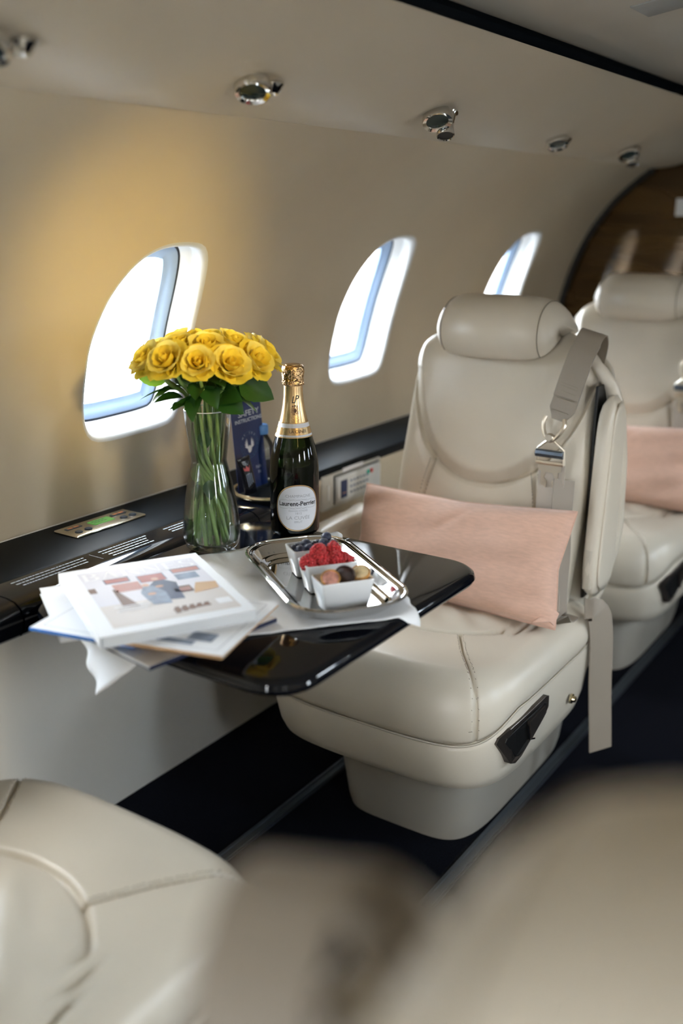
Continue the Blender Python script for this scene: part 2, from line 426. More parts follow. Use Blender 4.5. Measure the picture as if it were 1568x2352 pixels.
tag(mk('wall_lower_left_front', extr_y(lp2, Y0, .945, 2, False), 'lining', sharp=None), kind='structure')
tag(mk('wall_lower_right', extr_y([(2 * XC - x, z) for x, z in lp], Y0, Y1, 2, False), 'lowpanel', sharp=None), kind='structure')
# outline of the cross section for the end walls
def section(grow=0):
    L = [(-1.402, 0), (-1.405, .3), (-1.405, .58)] + [(xw(z), z) for z in np.linspace(.6, 1.327, 14)] + [(-1.14, 1.34), (-1.14, 1.60), (-.43, 1.60)]
    return [(x - grow, z) for x, z in L] + [(2 * XC - x + grow, z) for x, z in L[-2::-1]]
s = section(.03)
tag(mk('wall_far', ([(x, y, z) for y in (Y1, Y1 + .03) for x, z in s], [tuple(range(len(s))), tuple(range(2 * len(s) - 1, len(s) - 1, -1))] + [(i, (i + 1) % len(s), len(s) + (i + 1) % len(s), len(s) + i) for i in range(len(s))]), 'walnut', smooth=False), kind='structure')
# black gasket along the arch of the far partition
arch = [(x + .004, Y1 - .012, z) for x, z in [(xw(z), z) for z in np.linspace(.6, 1.32, 20)]]
tag(mk('trim_3', tube(arch, .013, 8), 'edge_black'), kind='structure')
# unseen near partition, its doorway kept narrow to cut the light from behind
for nm, V in (('wall_near_left', (-1.45, -.64, 0, 1.6)), ('wall_near_right', (-.22, .60, 0, 1.6)), ('wall_near_top', (-.64, -.22, 1.36, 1.6))):
    x0, x1, z0, z1 = V
    tag(mk(nm, xf(rbox(x1 - x0, .03, z1 - z0, .003, 1), Matrix.Translation(((x0 + x1) / 2, Y0, (z0 + z1) / 2))), 'lowpanel'), kind='structure')
ld = bpy.data.lights.new('portal', 'AREA'); ld.shape = 'RECTANGLE'; ld.size = .42; ld.size_y = 1.36; ld.cycles.is_portal = True
lo = bpy.data.objects.new('portal', ld); COL.objects.link(lo); lo.location = (XC, Y0 - .02, .68); lo.rotation_euler = (R(90), 0, R(180))
lo.rotation_euler = Vector((0, 1, 0)).to_track_quat('-Z', 'Z').to_euler()

# ------------------------------------------------------------------ seat rails
def rail(x, label):
    r = tag(empty('seat_rail', (x, 0, 0)), label, 'rail', 'seat rails in the carpet')
    pr = [(-.011, 0), (-.011, .005), (-.005, .005), (-.0038, .002), (.0038, .002), (.005, .005), (.011, .005), (.011, 0)]
    mk('track', extr_y(pr, -1.2, Y1 - .05), 'alu', r, sharp=30)
    mk('cover_strip', extr_y([(.012, 0), (.012, .003), (.016, .003), (.016, 0)], -1.2, Y1 - .05), 'rubber', r, smooth=False)
rail(-1.10, 'grey metal seat rail in the black carpet nearer the side wall')
rail(-.712, 'grey metal seat rail in the black carpet by the aisle')

# ------------------------------------------------------------------ side ledge with placards, controls, cup ring
led = tag(empty('side_ledge', (-1.31, 1.0, .63)), 'long black side ledge running under the cabin windows', 'ledge')
OFF = Vector((1.31, -1.0, -.63))
def lw(vf): return [tuple(Vector(p) + OFF) for p in vf[0]], vf[1]
mk('ledge_top', lw(extr_y([(-1.405, .605), (-1.405, .633), (-1.243, .633), (-1.238, .631), (-1.237, .627), (-1.237, .612), (-1.239, .609)], Y0 + .02, Y1 - .015)), 'black_matte', led, sharp=50)
def nose(x0=-1.2355):
    return [(x0, .575), (x0, .6320), (x0 + .003, .6328), (-1.175, .6328), (-1.158, .630), (-1.146, .622), (-1.140, .608), (-1.142, .592), (-1.152, .578), (-1.17, .570)]
def fine(pr): return [(p.x, p.y) for p in catmull([Vector((x, z, 0)) for x, z in pr], 3)]
mk('placard_strip', lw(extr_y(nose(), .862, 1.415)), 'black_lacquer', led, sharp=35)
mk('strip_end', lw(extr_y(nose(), Y0 + .02, .859)), 'black_lacquer', led, sharp=35)
mk('strip_tail', lw(extr_y(nose(), 1.418, 1.575)), 'black_lacquer', led, sharp=35)
# placard text rows (too small to read)
rows = []
for y0, y1, nr in ((.90, 1.055, 3), (1.075, 1.19, 4), (1.235, 1.40, 3)):
    for r_ in range(nr):
        y = y0 + random.random() * .012; x = -1.222 + r_ * .0105
        while y < y1 - random.random() * .02:
            l = .003 + random.random() * .008
            rows.append(quad(x, y, x + .0034, y + l, .6331)); y += l + .0014
rows.append(quad(-1.224, 1.064, -1.190, 1.0648, .6331))
o = flat('placard_text', lw(join(*rows)), 'card_print', led); tag(o, kind='stuff')
# controller plate on the ledge
cp = empty('control_panel', (0, 0, 0), 0, led); cp['label'] = 'champagne metal control plate with green display'
cm = Matrix.Translation(Vector((-1.335, 1.195, .633)) + OFF) @ Matrix.Rotation(R(90), 4, 'Z')
mk('plate', xf(rbox(.168, .062, .006, .0025, 2, (0, 0, .002)), cm), 'champagne_metal', cp)
mk('display', xf(rbox(.048, .024, .003, .001, 1, (.004, .004, .0047)), cm), 'lcd', cp)
flat('display_text', xf(join(*[quad(-.016 + .008 * i, -.001 + .008 * j, -.010 + .008 * i, .002 + .008 * j, .0063) for i in range(4) for j in range(2)]), cm), 'btn_dark', cp)
for sx in (-1, 1):
    for k in range(2):
        cx = sx * .054 + (k - .5) * .022
        mk('button', xf(lathe([(.0072, .004), (.0072, .0062), (.006, .0072), (0.0005, .0072)], 20), cm @ Matrix.Translation((cx, -.014, 0))), 'btn_dark', cp)
    mk('indicator', xf(rbox(.036, .009, .003, .0008, 1, (sx * .054, .013, .0045)), cm), 'btn_dark', cp)
    for k in range(2):
        flat('legend', xf(quad(sx * .054 - .013 + k * .014, .010, sx * .054 - .002 + k * .014, .016, .0062), cm), 'btn_amber', cp)
# second plate at the very left edge of view
mk('spare_plate', lw(xf(rbox(.10, .055, .005, .002, 2), Matrix.Translation((-1.345, .885, .635)) @ Matrix.Rotation(R(90), 4, 'Z'))), 'champagne_metal', led)
# cup ring
cr = Vector((-1.205, 1.535, .634)) + OFF
circ = [(cr.x + .078 * math.cos(2 * PI * i / 48), cr.y + .078 * math.sin(2 * PI * i / 48), cr.z + .008) for i in range(48)]
mk('cup_ring', tube(circ, .0045, 8, True), 'brass', led)
mk('cup_well', xf(lathe([(.076, -.006), (.077, .004), (.074, .006), (.07, .001), (.0005, .001)], 48), Matrix.Translation(cr)), 'black_matte', led)
# beige fascia below the ledge, beyond the table
fas = tag(mk('trim_4', extr_y(fine([(-1.39, .40), (-1.30, .42), (-1.262, .46), (-1.243, .52), (-1.240, .58), (-1.240, .612), (-1.30, .614)]), 1.58, Y1 - .01, 2, False), 'lining', sharp=60), kind='structure')

# handset in its cradle on the fascia
hs = tag(empty('cabin_handset', (-1.2395, 1.875, .575)), 'pale cabin handset with keypad set into the panel beside the bottle', 'handset')
hm = Matrix.Rotation(R(90), 4, 'Z') @ Matrix.Rotation(R(90), 4, 'X')   # local x -> world y, local y -> world z, local z -> world x
mk('cradle', xf(rbox(.245, .082, .010, .004, 3, (0, 0, .002)), hm), 'handset', hs)
mk('handset_body', xf(rbox(.185, .060, .014, .005, 3, (.018, .001, .009)), hm), 'handset_pale', hs)
mk('well_edge', xf(join(rbox(.192, .002, .004, 0, 1, (.018, .034, .0075)), rbox(.002, .066, .004, 0, 1, (-.078, .001, .0075))), hm), 'print_black', hs)
mk('screen', xf(rbox(.026, .042, .003, .001, 1, (-.050, 0, .0155)), hm), 'card_navy', hs)
flat('screen_line', xf(quad(-.058, -.010, -.042, -.008, .0173), hm), 'print_rust', hs)
for j in range(3):
    for i in range(6):
        mk('key', xf(rbox(.0075, .0048, .002, .0006, 1, (-.020 + i * .0135, .014 - j * .0135, .0165)), hm), 'print_slate', hs)
mk('green_key', xf(lathe([(.0055, .0155), (.0055, .018), (.0005, .0185)], 16), hm @ Matrix.Translation((.052, .020, 0))), 'sticker_green', hs)
mk('red_key', xf(lathe([(.0055, .0155), (.0055, .018), (.0005, .0185)], 16), hm @ Matrix.Translation((.066, .020, 0))), 'sticker_red', hs)
mk('finger_pull', xf(rbox(.010, .036, .003, .0014, 2, (-.100, 0, .0075)), hm), 'handset_pale', hs)
mk('placard', xf(rbox(.085, .010, .001, 0, 1, (.0, .0405, .0075)), hm), 'print_white', hs, smooth=False)

# ------------------------------------------------------------------ reading lights in the valance
def psu_z(x): return float(np.interp(x, [p[0] for p in psu[24:]], [p[1] for p in psu[24:]]))
def fixture(y, kind, label, x=-.935):
    z = psu_z(x); sl = (psu_z(x + .01) - psu_z(x - .01)) / .02
    n = Vector((sl, 0, -1)).normalized()
    f = tag(empty('reading_light', (x, y, z)), label, 'light', 'reading lights and air nozzles overhead')
    q = n.to_track_quat('Z', 'Y').to_matrix().to_4x4()
    def aim(p, d): return Matrix.Translation(p) @ Vector(d).to_track_quat('Z', 'Y').to_matrix().to_4x4()
    if kind == 'lamp':
        m1 = aim((.004, -.014, -.004), (.30, -.36, -.88)); m2 = aim((0, .032, .004), (.1, -.1, -1))
        mk('lamp_housing', xf(lathe([(.010, -.012), (.024, -.008), (.0265, .0), (.0265, .010), (.0245, .014), (.019, .012), (.018, .009)], 36, True, False), m1), 'chrome', f)
        mk('lens', xf(lathe([(.0185, .0095), (.012, .0105), (.0005, .011)], 32), m1), 'lens', f)
        mk('nozzle', xf(lathe([(.019, 0), (.020, .004), (.016, .010), (.011, .016), (.010, .016), (.007, .010)], 30, True, True), m2), 'chrome', f)
    else:
        m1 = aim((.010, -.022, -.012), (.36, -.40, -.84)); m2 = aim((0, .024, .004), (.26, -.36, -.90))
        mk('lamp_housing', xf(lathe([(.014, -.022), (.024, -.018), (.0265, -.004), (.0275, .004), (.0265, .0065), (.0200, .0045), (.0190, .002)], 40, True, False), m1), 'chrome', f)
        mk('lens', xf(lathe([(.0195, .0025), (.012, .0035), (.0005, .004)], 32), m1), 'lens', f)
        mk('hinge', rbox(.010, .018, .014, .002, 2, (-.004, .002, -.004)), 'chrome', f)
        mk('nozzle', xf(lathe([(.024, .0), (.0245, .003), (.020, .008), (.0165, .022), (.0150, .026), (.0152, .028), (.0165, .046), (.0158, .0475), (.0142, .046)], 36, True, False), m2), 'chrome', f)
        mk('nozzle_bore', xf(lathe([(.0145, .045), (.0005, .038)], 24), m2), 'edge_black', f)
    return f
fixture(.74, 'lamp', 'chrome reading light cut by the upper left corner of view')
f1 = fixture(1.175, 'lamp', 'chrome reading light above the window with the roses')
fixture(1.70, 'open', 'chrome lamp swung open beside an air nozzle, above the second window')
fixture(2.31, 'lamp', 'small chrome reading light above the third window', x=-.955)
fixture(2.80, 'open', 'small far chrome lamp with air nozzle nearest the wooden partition', x=-.955)
# added unseen lamp on the opposite valance, warms the wall round the first window
RL = Vector((2 * XC + .93, .70, 1.345))
f9 = tag(empty('reading_light', RL), 'chrome lamp added out of view on the opposite valance to warm the wall', 'light', 'reading lights and air nozzles overhead')
mk('lamp_housing', lathe([(.010, .012), (.024, .010), (.026, .002), (.0255, -.010), (.022, -.016), (.020, -.012)], 30, True, False), 'chrome', f9)
mk('lens', lathe([(.020, -.012), (.0005, -.013)], 24), 'added_lamp_glow', f9)
sl_ = bpy.data.lights.new('added_warm_beam', 'SPOT'); sl_.energy = 36; sl_.color = (1, .72, .22); sl_.spot_size = R(27); sl_.spot_blend = 1; sl_.shadow_soft_size = .06
so = bpy.data.objects.new('added_warm_beam', sl_); COL.objects.link(so); so.parent = f9
so.location = (-.03, 0, -.03); so.rotation_euler = (Vector((-1.29, 1.30, 1.07)) - RL).to_track_quat('-Z', 'Y').to_euler()
# partition sign
tag(mk('door_sign', xf(rbox(.075, .006, .055, .001, 1), Matrix.Translation((-.957, Y1 - .004, 1.20))), 'handset_pale'), 'small pale sign on the wooden partition', 'sign')

# ------------------------------------------------------------------ seats
def seat(m, name, label, loc, rz, group='cream leather seats', straps=True):
    """local frame: faces -Y, m=+1 puts the aisle side on +X"""
    S = tag(empty(name, loc, rz), label, 'seat', group)
    # pedestal
    rr = []
    for z, a, b, n in ((0, .150, .27, 5), (.02, .155, .275, 5), (.10, .165, .285, 5), (.17, .185, .29, 4), (.225, .20, .28, 4)):
        rr.append([(x, y, z) for x, y in sqring(a, b, n, 64, 0, .125)])
    mk('pedestal', loft(rr), 'seatplastic', S, sharp=50)
    # skirt and cushion share an outline
    def outl(sc, N=180):
        o = []
        for x, y in sqring(.262 * sc, .272 * sc, 5.2, N):
            if y < 0: y *= 1 + .06 * (1 - (x / .262) ** 2)
            o.append((x, y))
        return o
    def zb(x, y): return .343 - .052 * sstep((-y - .155) / .125)
    rr = []
    for k, (t, sc) in enumerate(((0, .80), (0, .90), (.06, .935), (.25, .965), (.6, .99), (.92, .998), (1, .99), (1, .95))):
        rr.append([(x, y, .195 + (zb(x, y) - .195) * t) for x, y in outl(sc)])
    mk('seat_skirt', loft(rr), 'leather', S, sharp=60)
    pip = [(x, y, zb(x, y) + .001) for x, y in outl(.992, 90)]
    mk('piping', tube(pip, .0022, 6, True), 'leather_dark', S)
    N = 420
    prof = [(.0, .955), (.03, .985), (.12, .998), (.25, 1.003), (.40, 1.0), (.55, .985), (.70, .962), (.82, .930), (.91, .89), (.965, .85)]
    prof = [(t, s_) for t, s_ in prof] + [(.985 + .015 * (1 - (s_ / .82) ** 2), s_) for s_ in np.linspace(.82, .004, 100)]
    V = []
    seams = [[(q * .095, -.085), (q * .135, -.15), (q * .180, -.210), (q * .212, -.250), (q * .228, -.275), (q * .238, -.30)] for q in (-1, 1)]
    padc = (0., .10); padr = .205
    for t, s_ in prof:
        for x, y in outl(s_, N):
            base = zb(x, y); V.append((x, y, base + (.418 - base) * t))
    A = np.array(V); x, y, z = A[:, 0], A[:, 1], A[:, 2]
    g = np.zeros(len(A))
    for sm in seams: g += .008 * np.exp(-(seg_dist(x, y, sm) / .0035) ** 2)
    rp = np.hypot((x - padc[0]), (y - padc[1])); top = sstep((z - .37) / .03)
    g += .011 * np.exp(-((rp - padr) / .0045) ** 2) * top
    puff = .012 * sstep((padr - rp) / .07) * top
    wr = .0040 * np.sin(70 * (x + .25 * y) + 4 * np.sin(16 * y)) * sstep((padr - rp) / .06) * sstep((rp - .05) / .1) * top
    z2 = z - g * top + puff + wr
    front = sstep((-y - .2) / .06) * (1 - top); A[:, 1] = y + g * front * 1.0; A[:, 2] = z2
    cu = mk('seat_cushion', loft([A[k * N:(k + 1) * N] for k in range(len(prof))], True, True), 'leather', S, sharp=None)
    def top_at(px, py):
        d = (A[:, 0] - px) ** 2 + (A[:, 1] - py) ** 2 - A[:, 2] * 1e-4; return A[int(np.argmin(d))]
    # stitching beside the seams
    st = []
    for sm in seams:
        P = catmull([(a, b, 0) for a, b in sm], 12)
        for off in (-.0055, .0055):
            for i in range(len(P) - 1):
                p = P[i]; d = (P[i + 1] - p).normalized(); nn = Vector((-d.y, d.x, 0)); c = p + nn * off
                h = top_at(c.x, c.y)
                st.append(xf(rbox(.0035, .0008, .0008, 0, 1), Matrix.Translation((h[0], h[1], h[2] + .0004)) @ Matrix.Rotation(math.atan2(d.y, d.x), 4, 'Z')))
    tag(mk('stitching', join(*st), 'stitch', cu, smooth=False), kind='stuff')
    # latch lever recess on the aisle side
    lx = m * .2590
    def side_pt(yy, zz):  # outline at this y on the aisle side
        return m * .2655 * max(.01, 1 - min(1, abs(yy) / (.272 * .992)) ** 5.2) ** (1 / 5.2)
    lat = empty('recline_latch', (0, 0, 0), 0, S)
    ly = [(-.225, .318), (-.060, .330), (-.052, .300), (-.180, .248), (-.205, .252)]
    ly = [(-.226, .296), (-.222, .306), (-.200, .318), (-.12, .331), (-.070, .332), (-.058, .326), (-.057, .306), (-.075, .292), (-.165, .250), (-.182, .244), (-.194, .248)]
    def plate(pts, d0, d1):
        n = len(pts); cxy = [sum(p[0] for p in pts) / n, sum(p[1] for p in pts) / n]
        ring = lambda sc, d: [((abs(side_pt(min(max(yy, -.235), .2), zz)) + d) * m, cxy[0] + (yy - cxy[0]) * sc, cxy[1] + (zz - cxy[1]) * sc) for yy, zz in pts]
        return loft([ring(1, d0), ring(1, d1 - .001), ring(.97, d1)])
    mk('latch_bezel', plate(ly, -.012, .0035), 'latch_metal', lat, smooth=False)
    inn = [(a * .84 - .020, b * .76 + .0695) for a, b in ly]
    mk('latch_well', plate(inn, .001, .0042), 'edge_black', lat, smooth=False)
    mk('latch_lever', plate([(-.148, .313), (-.085, .319), (-.078, .303), (-.12, .284), (-.138, .275)], .002, .008), 'latch_metal', lat, smooth=False)
    mk('latch_rim', tube([(m * (abs(side_pt(a, b)) + .004), a, b) for a, b in ((-.150, .306), (-.146, .290), (-.139, .274), (-.118, .2665))], .0016, 6), 'chrome', lat)
    bp_ = side_pt(.075, .27)
    mk('snap_button', xf(lathe([(.010, -.002), (.010, .002), (.007, .003), (.006, .008), (.004, .009), (.0005, .009)], 20), Matrix.Translation((bp_ * .992, .075, .262)) @ Matrix.Rotation(R(90) * m, 4, 'Y')), 'brass', S)
    # backrest ----------------------------------------------------------------
    def fy(z): return .118 + .235 * (z - .42)
    Nn = 340; ZS = list(np.linspace(.36, .86, 150)) + list(.86 + .098 * np.sin(np.linspace(.03, 1, 40) * PI / 2))
    V = []
    for k, z in enumerate(ZS):
        if z < .86: hw = .203 + .008 * math.exp(-((z - .62) / .16) ** 2)
        else: hw = .207 * max(0.02, (1 - ((z - .86) / .0985) ** 2.3)) ** (1 / 2.6) if z < .9584 else .207 * .05
        hd = .052 * (1 if z < .86 else max(.12, (1 - ((z - .86) / .0985) ** 3)) ** .5)
        yc = fy(z) + .052
        V += [(x, y, z) for x, y in sqring(hw, hd, 3.0, Nn, 0, yc)]
    A = np.array(V); x, z = A[:, 0], A[:, 2]; fr = sstep((fy(z) + .062 - A[:, 1]) / .03)
    U = [(-.208, .905), (-.198, .84), (-.170, .755), (-.120, .685), (-.06, .650), (0, .640), (.06, .650), (.120, .685), (.170, .755), (.198, .84), (.208, .905)]
    U = [(p.x, p.y) for p in catmull([(a, b, 0) for a, b in U], 5)]
    d = seg_dist(x, z, U)
    un = np.interp(x, [p[0] for p in U], [p[1] for p in U])
    ins = (z > un) & (abs(x) < .21)
    dis = -.010 * np.exp(-(d / .0035) ** 2) + np.where(ins, .016 * sstep(d / .035), .003 * sstep(d / .03))
    for q in (-1, 1):
        dd = seg_dist(x, z, [(q * .112, .69), (q * .128, .62), (q * .145, .52), (q * .15, .36)])
        dis += -.006 * np.exp(-(dd / .0032) ** 2)
    dis += .010 * np.exp(-(x / .10) ** 2) * np.exp(-((z - .53) / .09) ** 2)
    A[:, 1] -= dis * fr
    bk = mk('backrest', loft([A[k * Nn:(k + 1) * Nn] for k in range(len(ZS))], True, True), 'leather', S, sharp=None)
    st = []
    for off in (-.007, .007):
        for q in (-1, 1):
            P = catmull([(q * (.116) + off, .675, 0), (q * .128 + off, .62, 0), (q * .145 + off, .52, 0)], 10)
            for i in range(len(P) - 1):
                px, pz = P[i].x, P[i].y; i0 = int(np.argmin((A[:, 0] - px) ** 2 + (A[:, 2] - pz) ** 2 + (A[:, 1] - fy(pz)).clip(0) * 1.0))
                st.append(rbox(.0012, .0012, .0045, 0, 1, (px, A[i0, 1] - .0003, pz)))
    tag(mk('stitching', join(*st), 'stitch', bk, smooth=False), kind='stuff')
    # back shell
    rr = []
    for z in list(np.linspace(.34, .86, 26)) + list(.86 + .085 * np.sin(np.linspace(.08, 1, 12) * PI / 2)):
        f = fy(z) + .075
        bky = np.interp(z, [.34, .42, .55, .69, .80, .88, .945], [.285, .335, .365, .355, .325, .295, .275])
        hw = np.interp(z, [.34, .40, .5, .8, .86], [.190, .215, .228, .228, .224])
        if z > .86: hw *= max(.05, (1 - ((z - .86) / .0853) ** 2.2)) ** (1 / 2.4)
        rr.append([(x_, y_, z) for x_, y_ in sqring(hw, max(.012, (bky - f) / 2), 3.4, 90, 0, (bky + f) / 2)])
    mk('back_shell', loft(rr), 'leather_dark', S, sharp=None)
    # raised rim of the shell along the aisle side
    for q in (m,):
        P = []
        for z in np.linspace(.37, .93, 22):
            bky = np.interp(z, [.34, .42, .55, .69, .80, .88, .945], [.285, .335, .365, .355, .325, .295, .275])
            hw = np.interp(z, [.34, .40, .5, .8, .86, .93], [.192, .222, .238, .238, .226, .165])
            P.append((q * hw, bky - .035, z))
        mk('shell_rim', tube(P, [.008 + .010 * math.sin(PI * min(1, max(0, i / 21))) ** .5 for i in range(22)], 10), 'leather', S)
    # armrest folded upright beside the back (aisle side)
    arm = empty('armrest', (0, 0, 0), 0, S)
    def armsec(z0, z1, hx, xc, shrink=0.):
        rr = []
        for k in range(25):
            u = k / 24; z = z0 + (z1 - z0) * u
            e = max(.10, 1 - abs(2 * u - 1) ** 9) ** .5
            yc = .248 + .02 * (u - .5) - .010 * math.sin(PI * u) * 0
            hy = (.062 - .018 * u - shrink) * e
            rr.append([(m * xc + a, b, z) for a, b in sqring(hx * e, hy, 3.2, 40, 0, yc)])
        return loft(rr)
    mk('arm_gap_shade', rbox(.006, .085, .44, .001, 1, (m * .2155, .268, .635)), 'edge_black', arm, smooth=False)  # black strip standing in for the shadow between cushion and arm
    mk('arm_pad', armsec(.425, .835, .0185, .2385), 'leather', arm, sharp=None)
    mk('arm_side_panel', armsec(.440, .822, .004, .2555, .012), 'leather_wrinkled' if 0 else 'leather', arm, sharp=None)
    mk('arm_button', xf(rbox(.018, .012, .085, .0045, 3), Matrix.Translation((m * .237, .1895, .492)) @ Matrix.Rotation(R(-2), 4, 'X')), 'leather_dark', arm)
    # wall-side armrest folded down
    wa = empty('armrest', (0, 0, 0), 0, S)
    pts = [(-.11, .36), (-.115, .44), (-.105, .478), (-.08, .507), (-.03, .528), (.04, .538), (.14, .54), (.20, .53), (.20, .36)]
    pts = [(p.x, p.y) for p in catmull([(a, b, 0) for a, b in pts], 4)]
    cx_, cz_ = .05, .44
    rg = lambda x_, s_: [(x_, cx_ + (a - cx_) * s_, cz_ + (b - cz_) * s_) for a, b in pts]
    xa = -m * .2675
    mk('arm_pad', loft([rg(xa - m * -.0, .90), rg(xa - m * .003, .97), rg(xa - m * .010, 1.), rg(xa - m * .040, 1.), rg(xa - m * .050, .95)]), 'leather', wa, sharp=None)
    mk('arm_side_panel', loft([rg(xa + m * .001, .86), rg(xa + m * .0045, .84), rg(xa + m * .0055, .80)]), 'leather_dark', wa, sharp=40)
    # headrest: a pad hooked over the top of the back
    cen = catmull([(0, -.050, -.044), (0, -.060, -.022), (0, -.058, .004), (0, -.044, .028), (0, -.012, .042), (0, .030, .036), (0, .054, .012), (0, .062, -.020)], 4)
    th = [.018 + .016 * math.sin(PI * min(1, i / 22)) for i in range(len(cen))]
    def hsec(x_, s_, bow):
        o1, o2 = [], []
        for i, p in enumerate(cen):
            a = cen[max(0, i - 1)]; b = cen[min(len(cen) - 1, i + 1)]; d_ = (b - a).normalized(); nn = Vector((0, -d_.z, d_.y))
            t_ = th[i] * (.35 + .65 * s_)
            q = Vector((0, p.y * (.75 + .25 * s_), p.z * s_))
            o1.append(q + nn * t_); o2.append(q - nn * t_)
        rng = o1 + o2[::-1]
        return [(x_, (.240 + p.y + bow), .950 + p.z) for p in rng]
    rr = []
    for k in range(33):
        u = -1 + 2 * k / 32; s_ = max(.0, 1 - abs(u) ** 5) ** .42; s_ = max(s_, .30)
        rr.append(hsec(.130 * u, s_, .030 * u * u))
    hr = mk('headrest', loft(rr), 'leather', S, sharp=None, )
    # line of stitching near the headrest ends
    for q in (-1, 1):
        kk = 29 if q > 0 else 3
        ringp = rr[kk][:len(cen)]
        mk('seam', tube([(p[0] * 1.003, p[1] - .0012 if p[1] < .24 else p[1] + .0012, p[2] + .0006) for p in ringp], .0011, 5), 'stitch', hr)
    # shoulder belt ------------------------------------------------------------
    bl = empty('seat_belt', (0, 0, 0), 0, S)
    P = [(.178, .290, .890), (.188, .278, .928), (.194, .258, .950), (.196, .240, .957), (.196, .220, .948), (.190, .196, .915), (.184, .178, .875), (.176, .163, .83), (.169, .152, .795)]
    P = catmull([(m * a, b, c) for a, b, c in P], 5)
    W = [.050] * len(P); W[-1] = .026; W[-2] = .034; W[-3] = .043
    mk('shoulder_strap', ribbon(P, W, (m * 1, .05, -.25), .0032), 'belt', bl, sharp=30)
    P2 = catmull([(m * .196, .2135, .941), (m * .1905, .193, .915), (m * .184, .174, .874), (m * .178, .162, .838)], 5)
    mk('strap_sleeve', ribbon(P2, .0505, (m * 1, .05, -.25), .0055), 'belt', bl, sharp=30)
    stt = []
    for (zz, xx) in ((.862, .182), (.857, .181), (.848, .180), (.835, .177), (.812, .172)):
        yy = np.interp(zz, [.80, .83, .874, .915], [.148, .157, .169, .188])
        stt.append(xf(rbox(.034, .001, .0012, 0, 1), Matrix.Translation((m * xx, yy, zz)) @ Matrix.Rotation(R(14) * m, 4, 'Y')))
    tag(mk('stitching', join(*stt), 'stitch', bl, smooth=False), kind='stuff')
    # metal fitting: shackle, roller bar, tongue
    by = .136
    def bt(pts, r_): return tube([(m * a, by + b, c) for a, b, c in pts], r_, 8)
    mk('shackle', join(bt(catmull([(.146, .012, .802), (.143, .006, .788), (.150, 0, .768), (.163, -.002, .757), (.176, 0, .768), (.186, .006, .786), (.183, .012, .799)], 4), .0042)), 'belt_metal', bl)
    mk('rivet', xf(lathe([(.0085, -.004), (.0085, .004), (.007, .006), (.0005, .006)], 20), Matrix.Translation((m * .162, by - .004, .764)) @ Matrix.Rotation(R(90), 4, 'X')), 'belt_metal', bl)
    mk('frame', join(bt([(.156, 0, .757), (.138, 0, .742), (.136, 0, .712)], .0032), bt([(.170, 0, .757), (.190, 0, .742), (.192, 0, .712)], .0032), bt([(.136, 0, .713), (.192, 0, .713)], .0045)), 'belt_metal', bl)
    mk('roller_bar', bt([(.136, -.004, .732), (.192, -.004, .732)], .0078), 'alu', bl)
    tp = [(.140, .712), (.188, .712), (.186, .697), (.181, .695), (.181, .668), (.170, .663), (.169, .676), (.175, .683), (.170, .694), (.157, .694), (.152, .683), (.158, .676), (.157, .663), (.146, .668), (.146, .695), (.141, .697)]
    n = len(tp)
    mk('tongue', ([(m * a, by + .002 + dy, b) for dy in (-.0014, .0014) for a, b in tp], [tuple(range(n)), tuple(range(2 * n - 1, n - 1, -1))] + [(i, (i + 1) % n, n + (i + 1) % n, n + i) for i in range(n)]), 'belt_metal', bl, smooth=False)
    if not straps: return S
    P = catmull([(m * .166, by + .006, .716), (m * .166, by + .006, .66), (m * .168, .132, .60), (m * .176, .116, .53), (m * .192, .085, .47), (m * .205, .060, .436)], 5)
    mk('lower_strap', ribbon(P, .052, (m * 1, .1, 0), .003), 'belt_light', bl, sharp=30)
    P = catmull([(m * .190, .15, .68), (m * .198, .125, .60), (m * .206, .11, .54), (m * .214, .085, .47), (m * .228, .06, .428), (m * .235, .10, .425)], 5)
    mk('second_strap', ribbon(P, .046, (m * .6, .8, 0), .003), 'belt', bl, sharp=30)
    # loose end hanging beside the seat
    P = catmull([(m * .250, .15, .425), (m * .272, .165, .415), (m * .280, .175, .36), (m * .282, .185, .25), (m * .286, .20, .13), (m * .287, .205, .095)], 5)
    mk('loose_strap', ribbon(P, .052, (m * .62, .78, 0), .003), 'belt', bl, sharp=30)
    return S
seat_a = seat(1, 'cabin_armchair', 'cream leather seat behind the table, facing it, belt over its shoulder', (-.88, 1.65, 0), 0)
seat_n = seat(-1, 'cabin_armchair', 'cream leather seat in the bottom left corner, on the near side of the table', (-.88, .552, 0), PI, straps=False)
index_children()
seat_b = copy_tree(seat_a); seat_b.location = (-.88, 2.57, 0)
seat_b['label'] = 'cream leather seat farthest back, in front of the wooden partition'
seat_c = copy_tree(seat_a); seat_c.location = (.02, .475, 0); seat_c.rotation_euler = (0, 0, PI)
seat_c['label'] = 'blurred cream seat back filling the lower right foreground'
tag(mk('floor_sticker', xf(rbox(.012, .001, .018, 0, 1), Matrix.Translation((-.836, 1.4985, .075))), 'sticker_red', smooth=False), 'small red sticker low on the front of the seat pedestal', 'sticker')

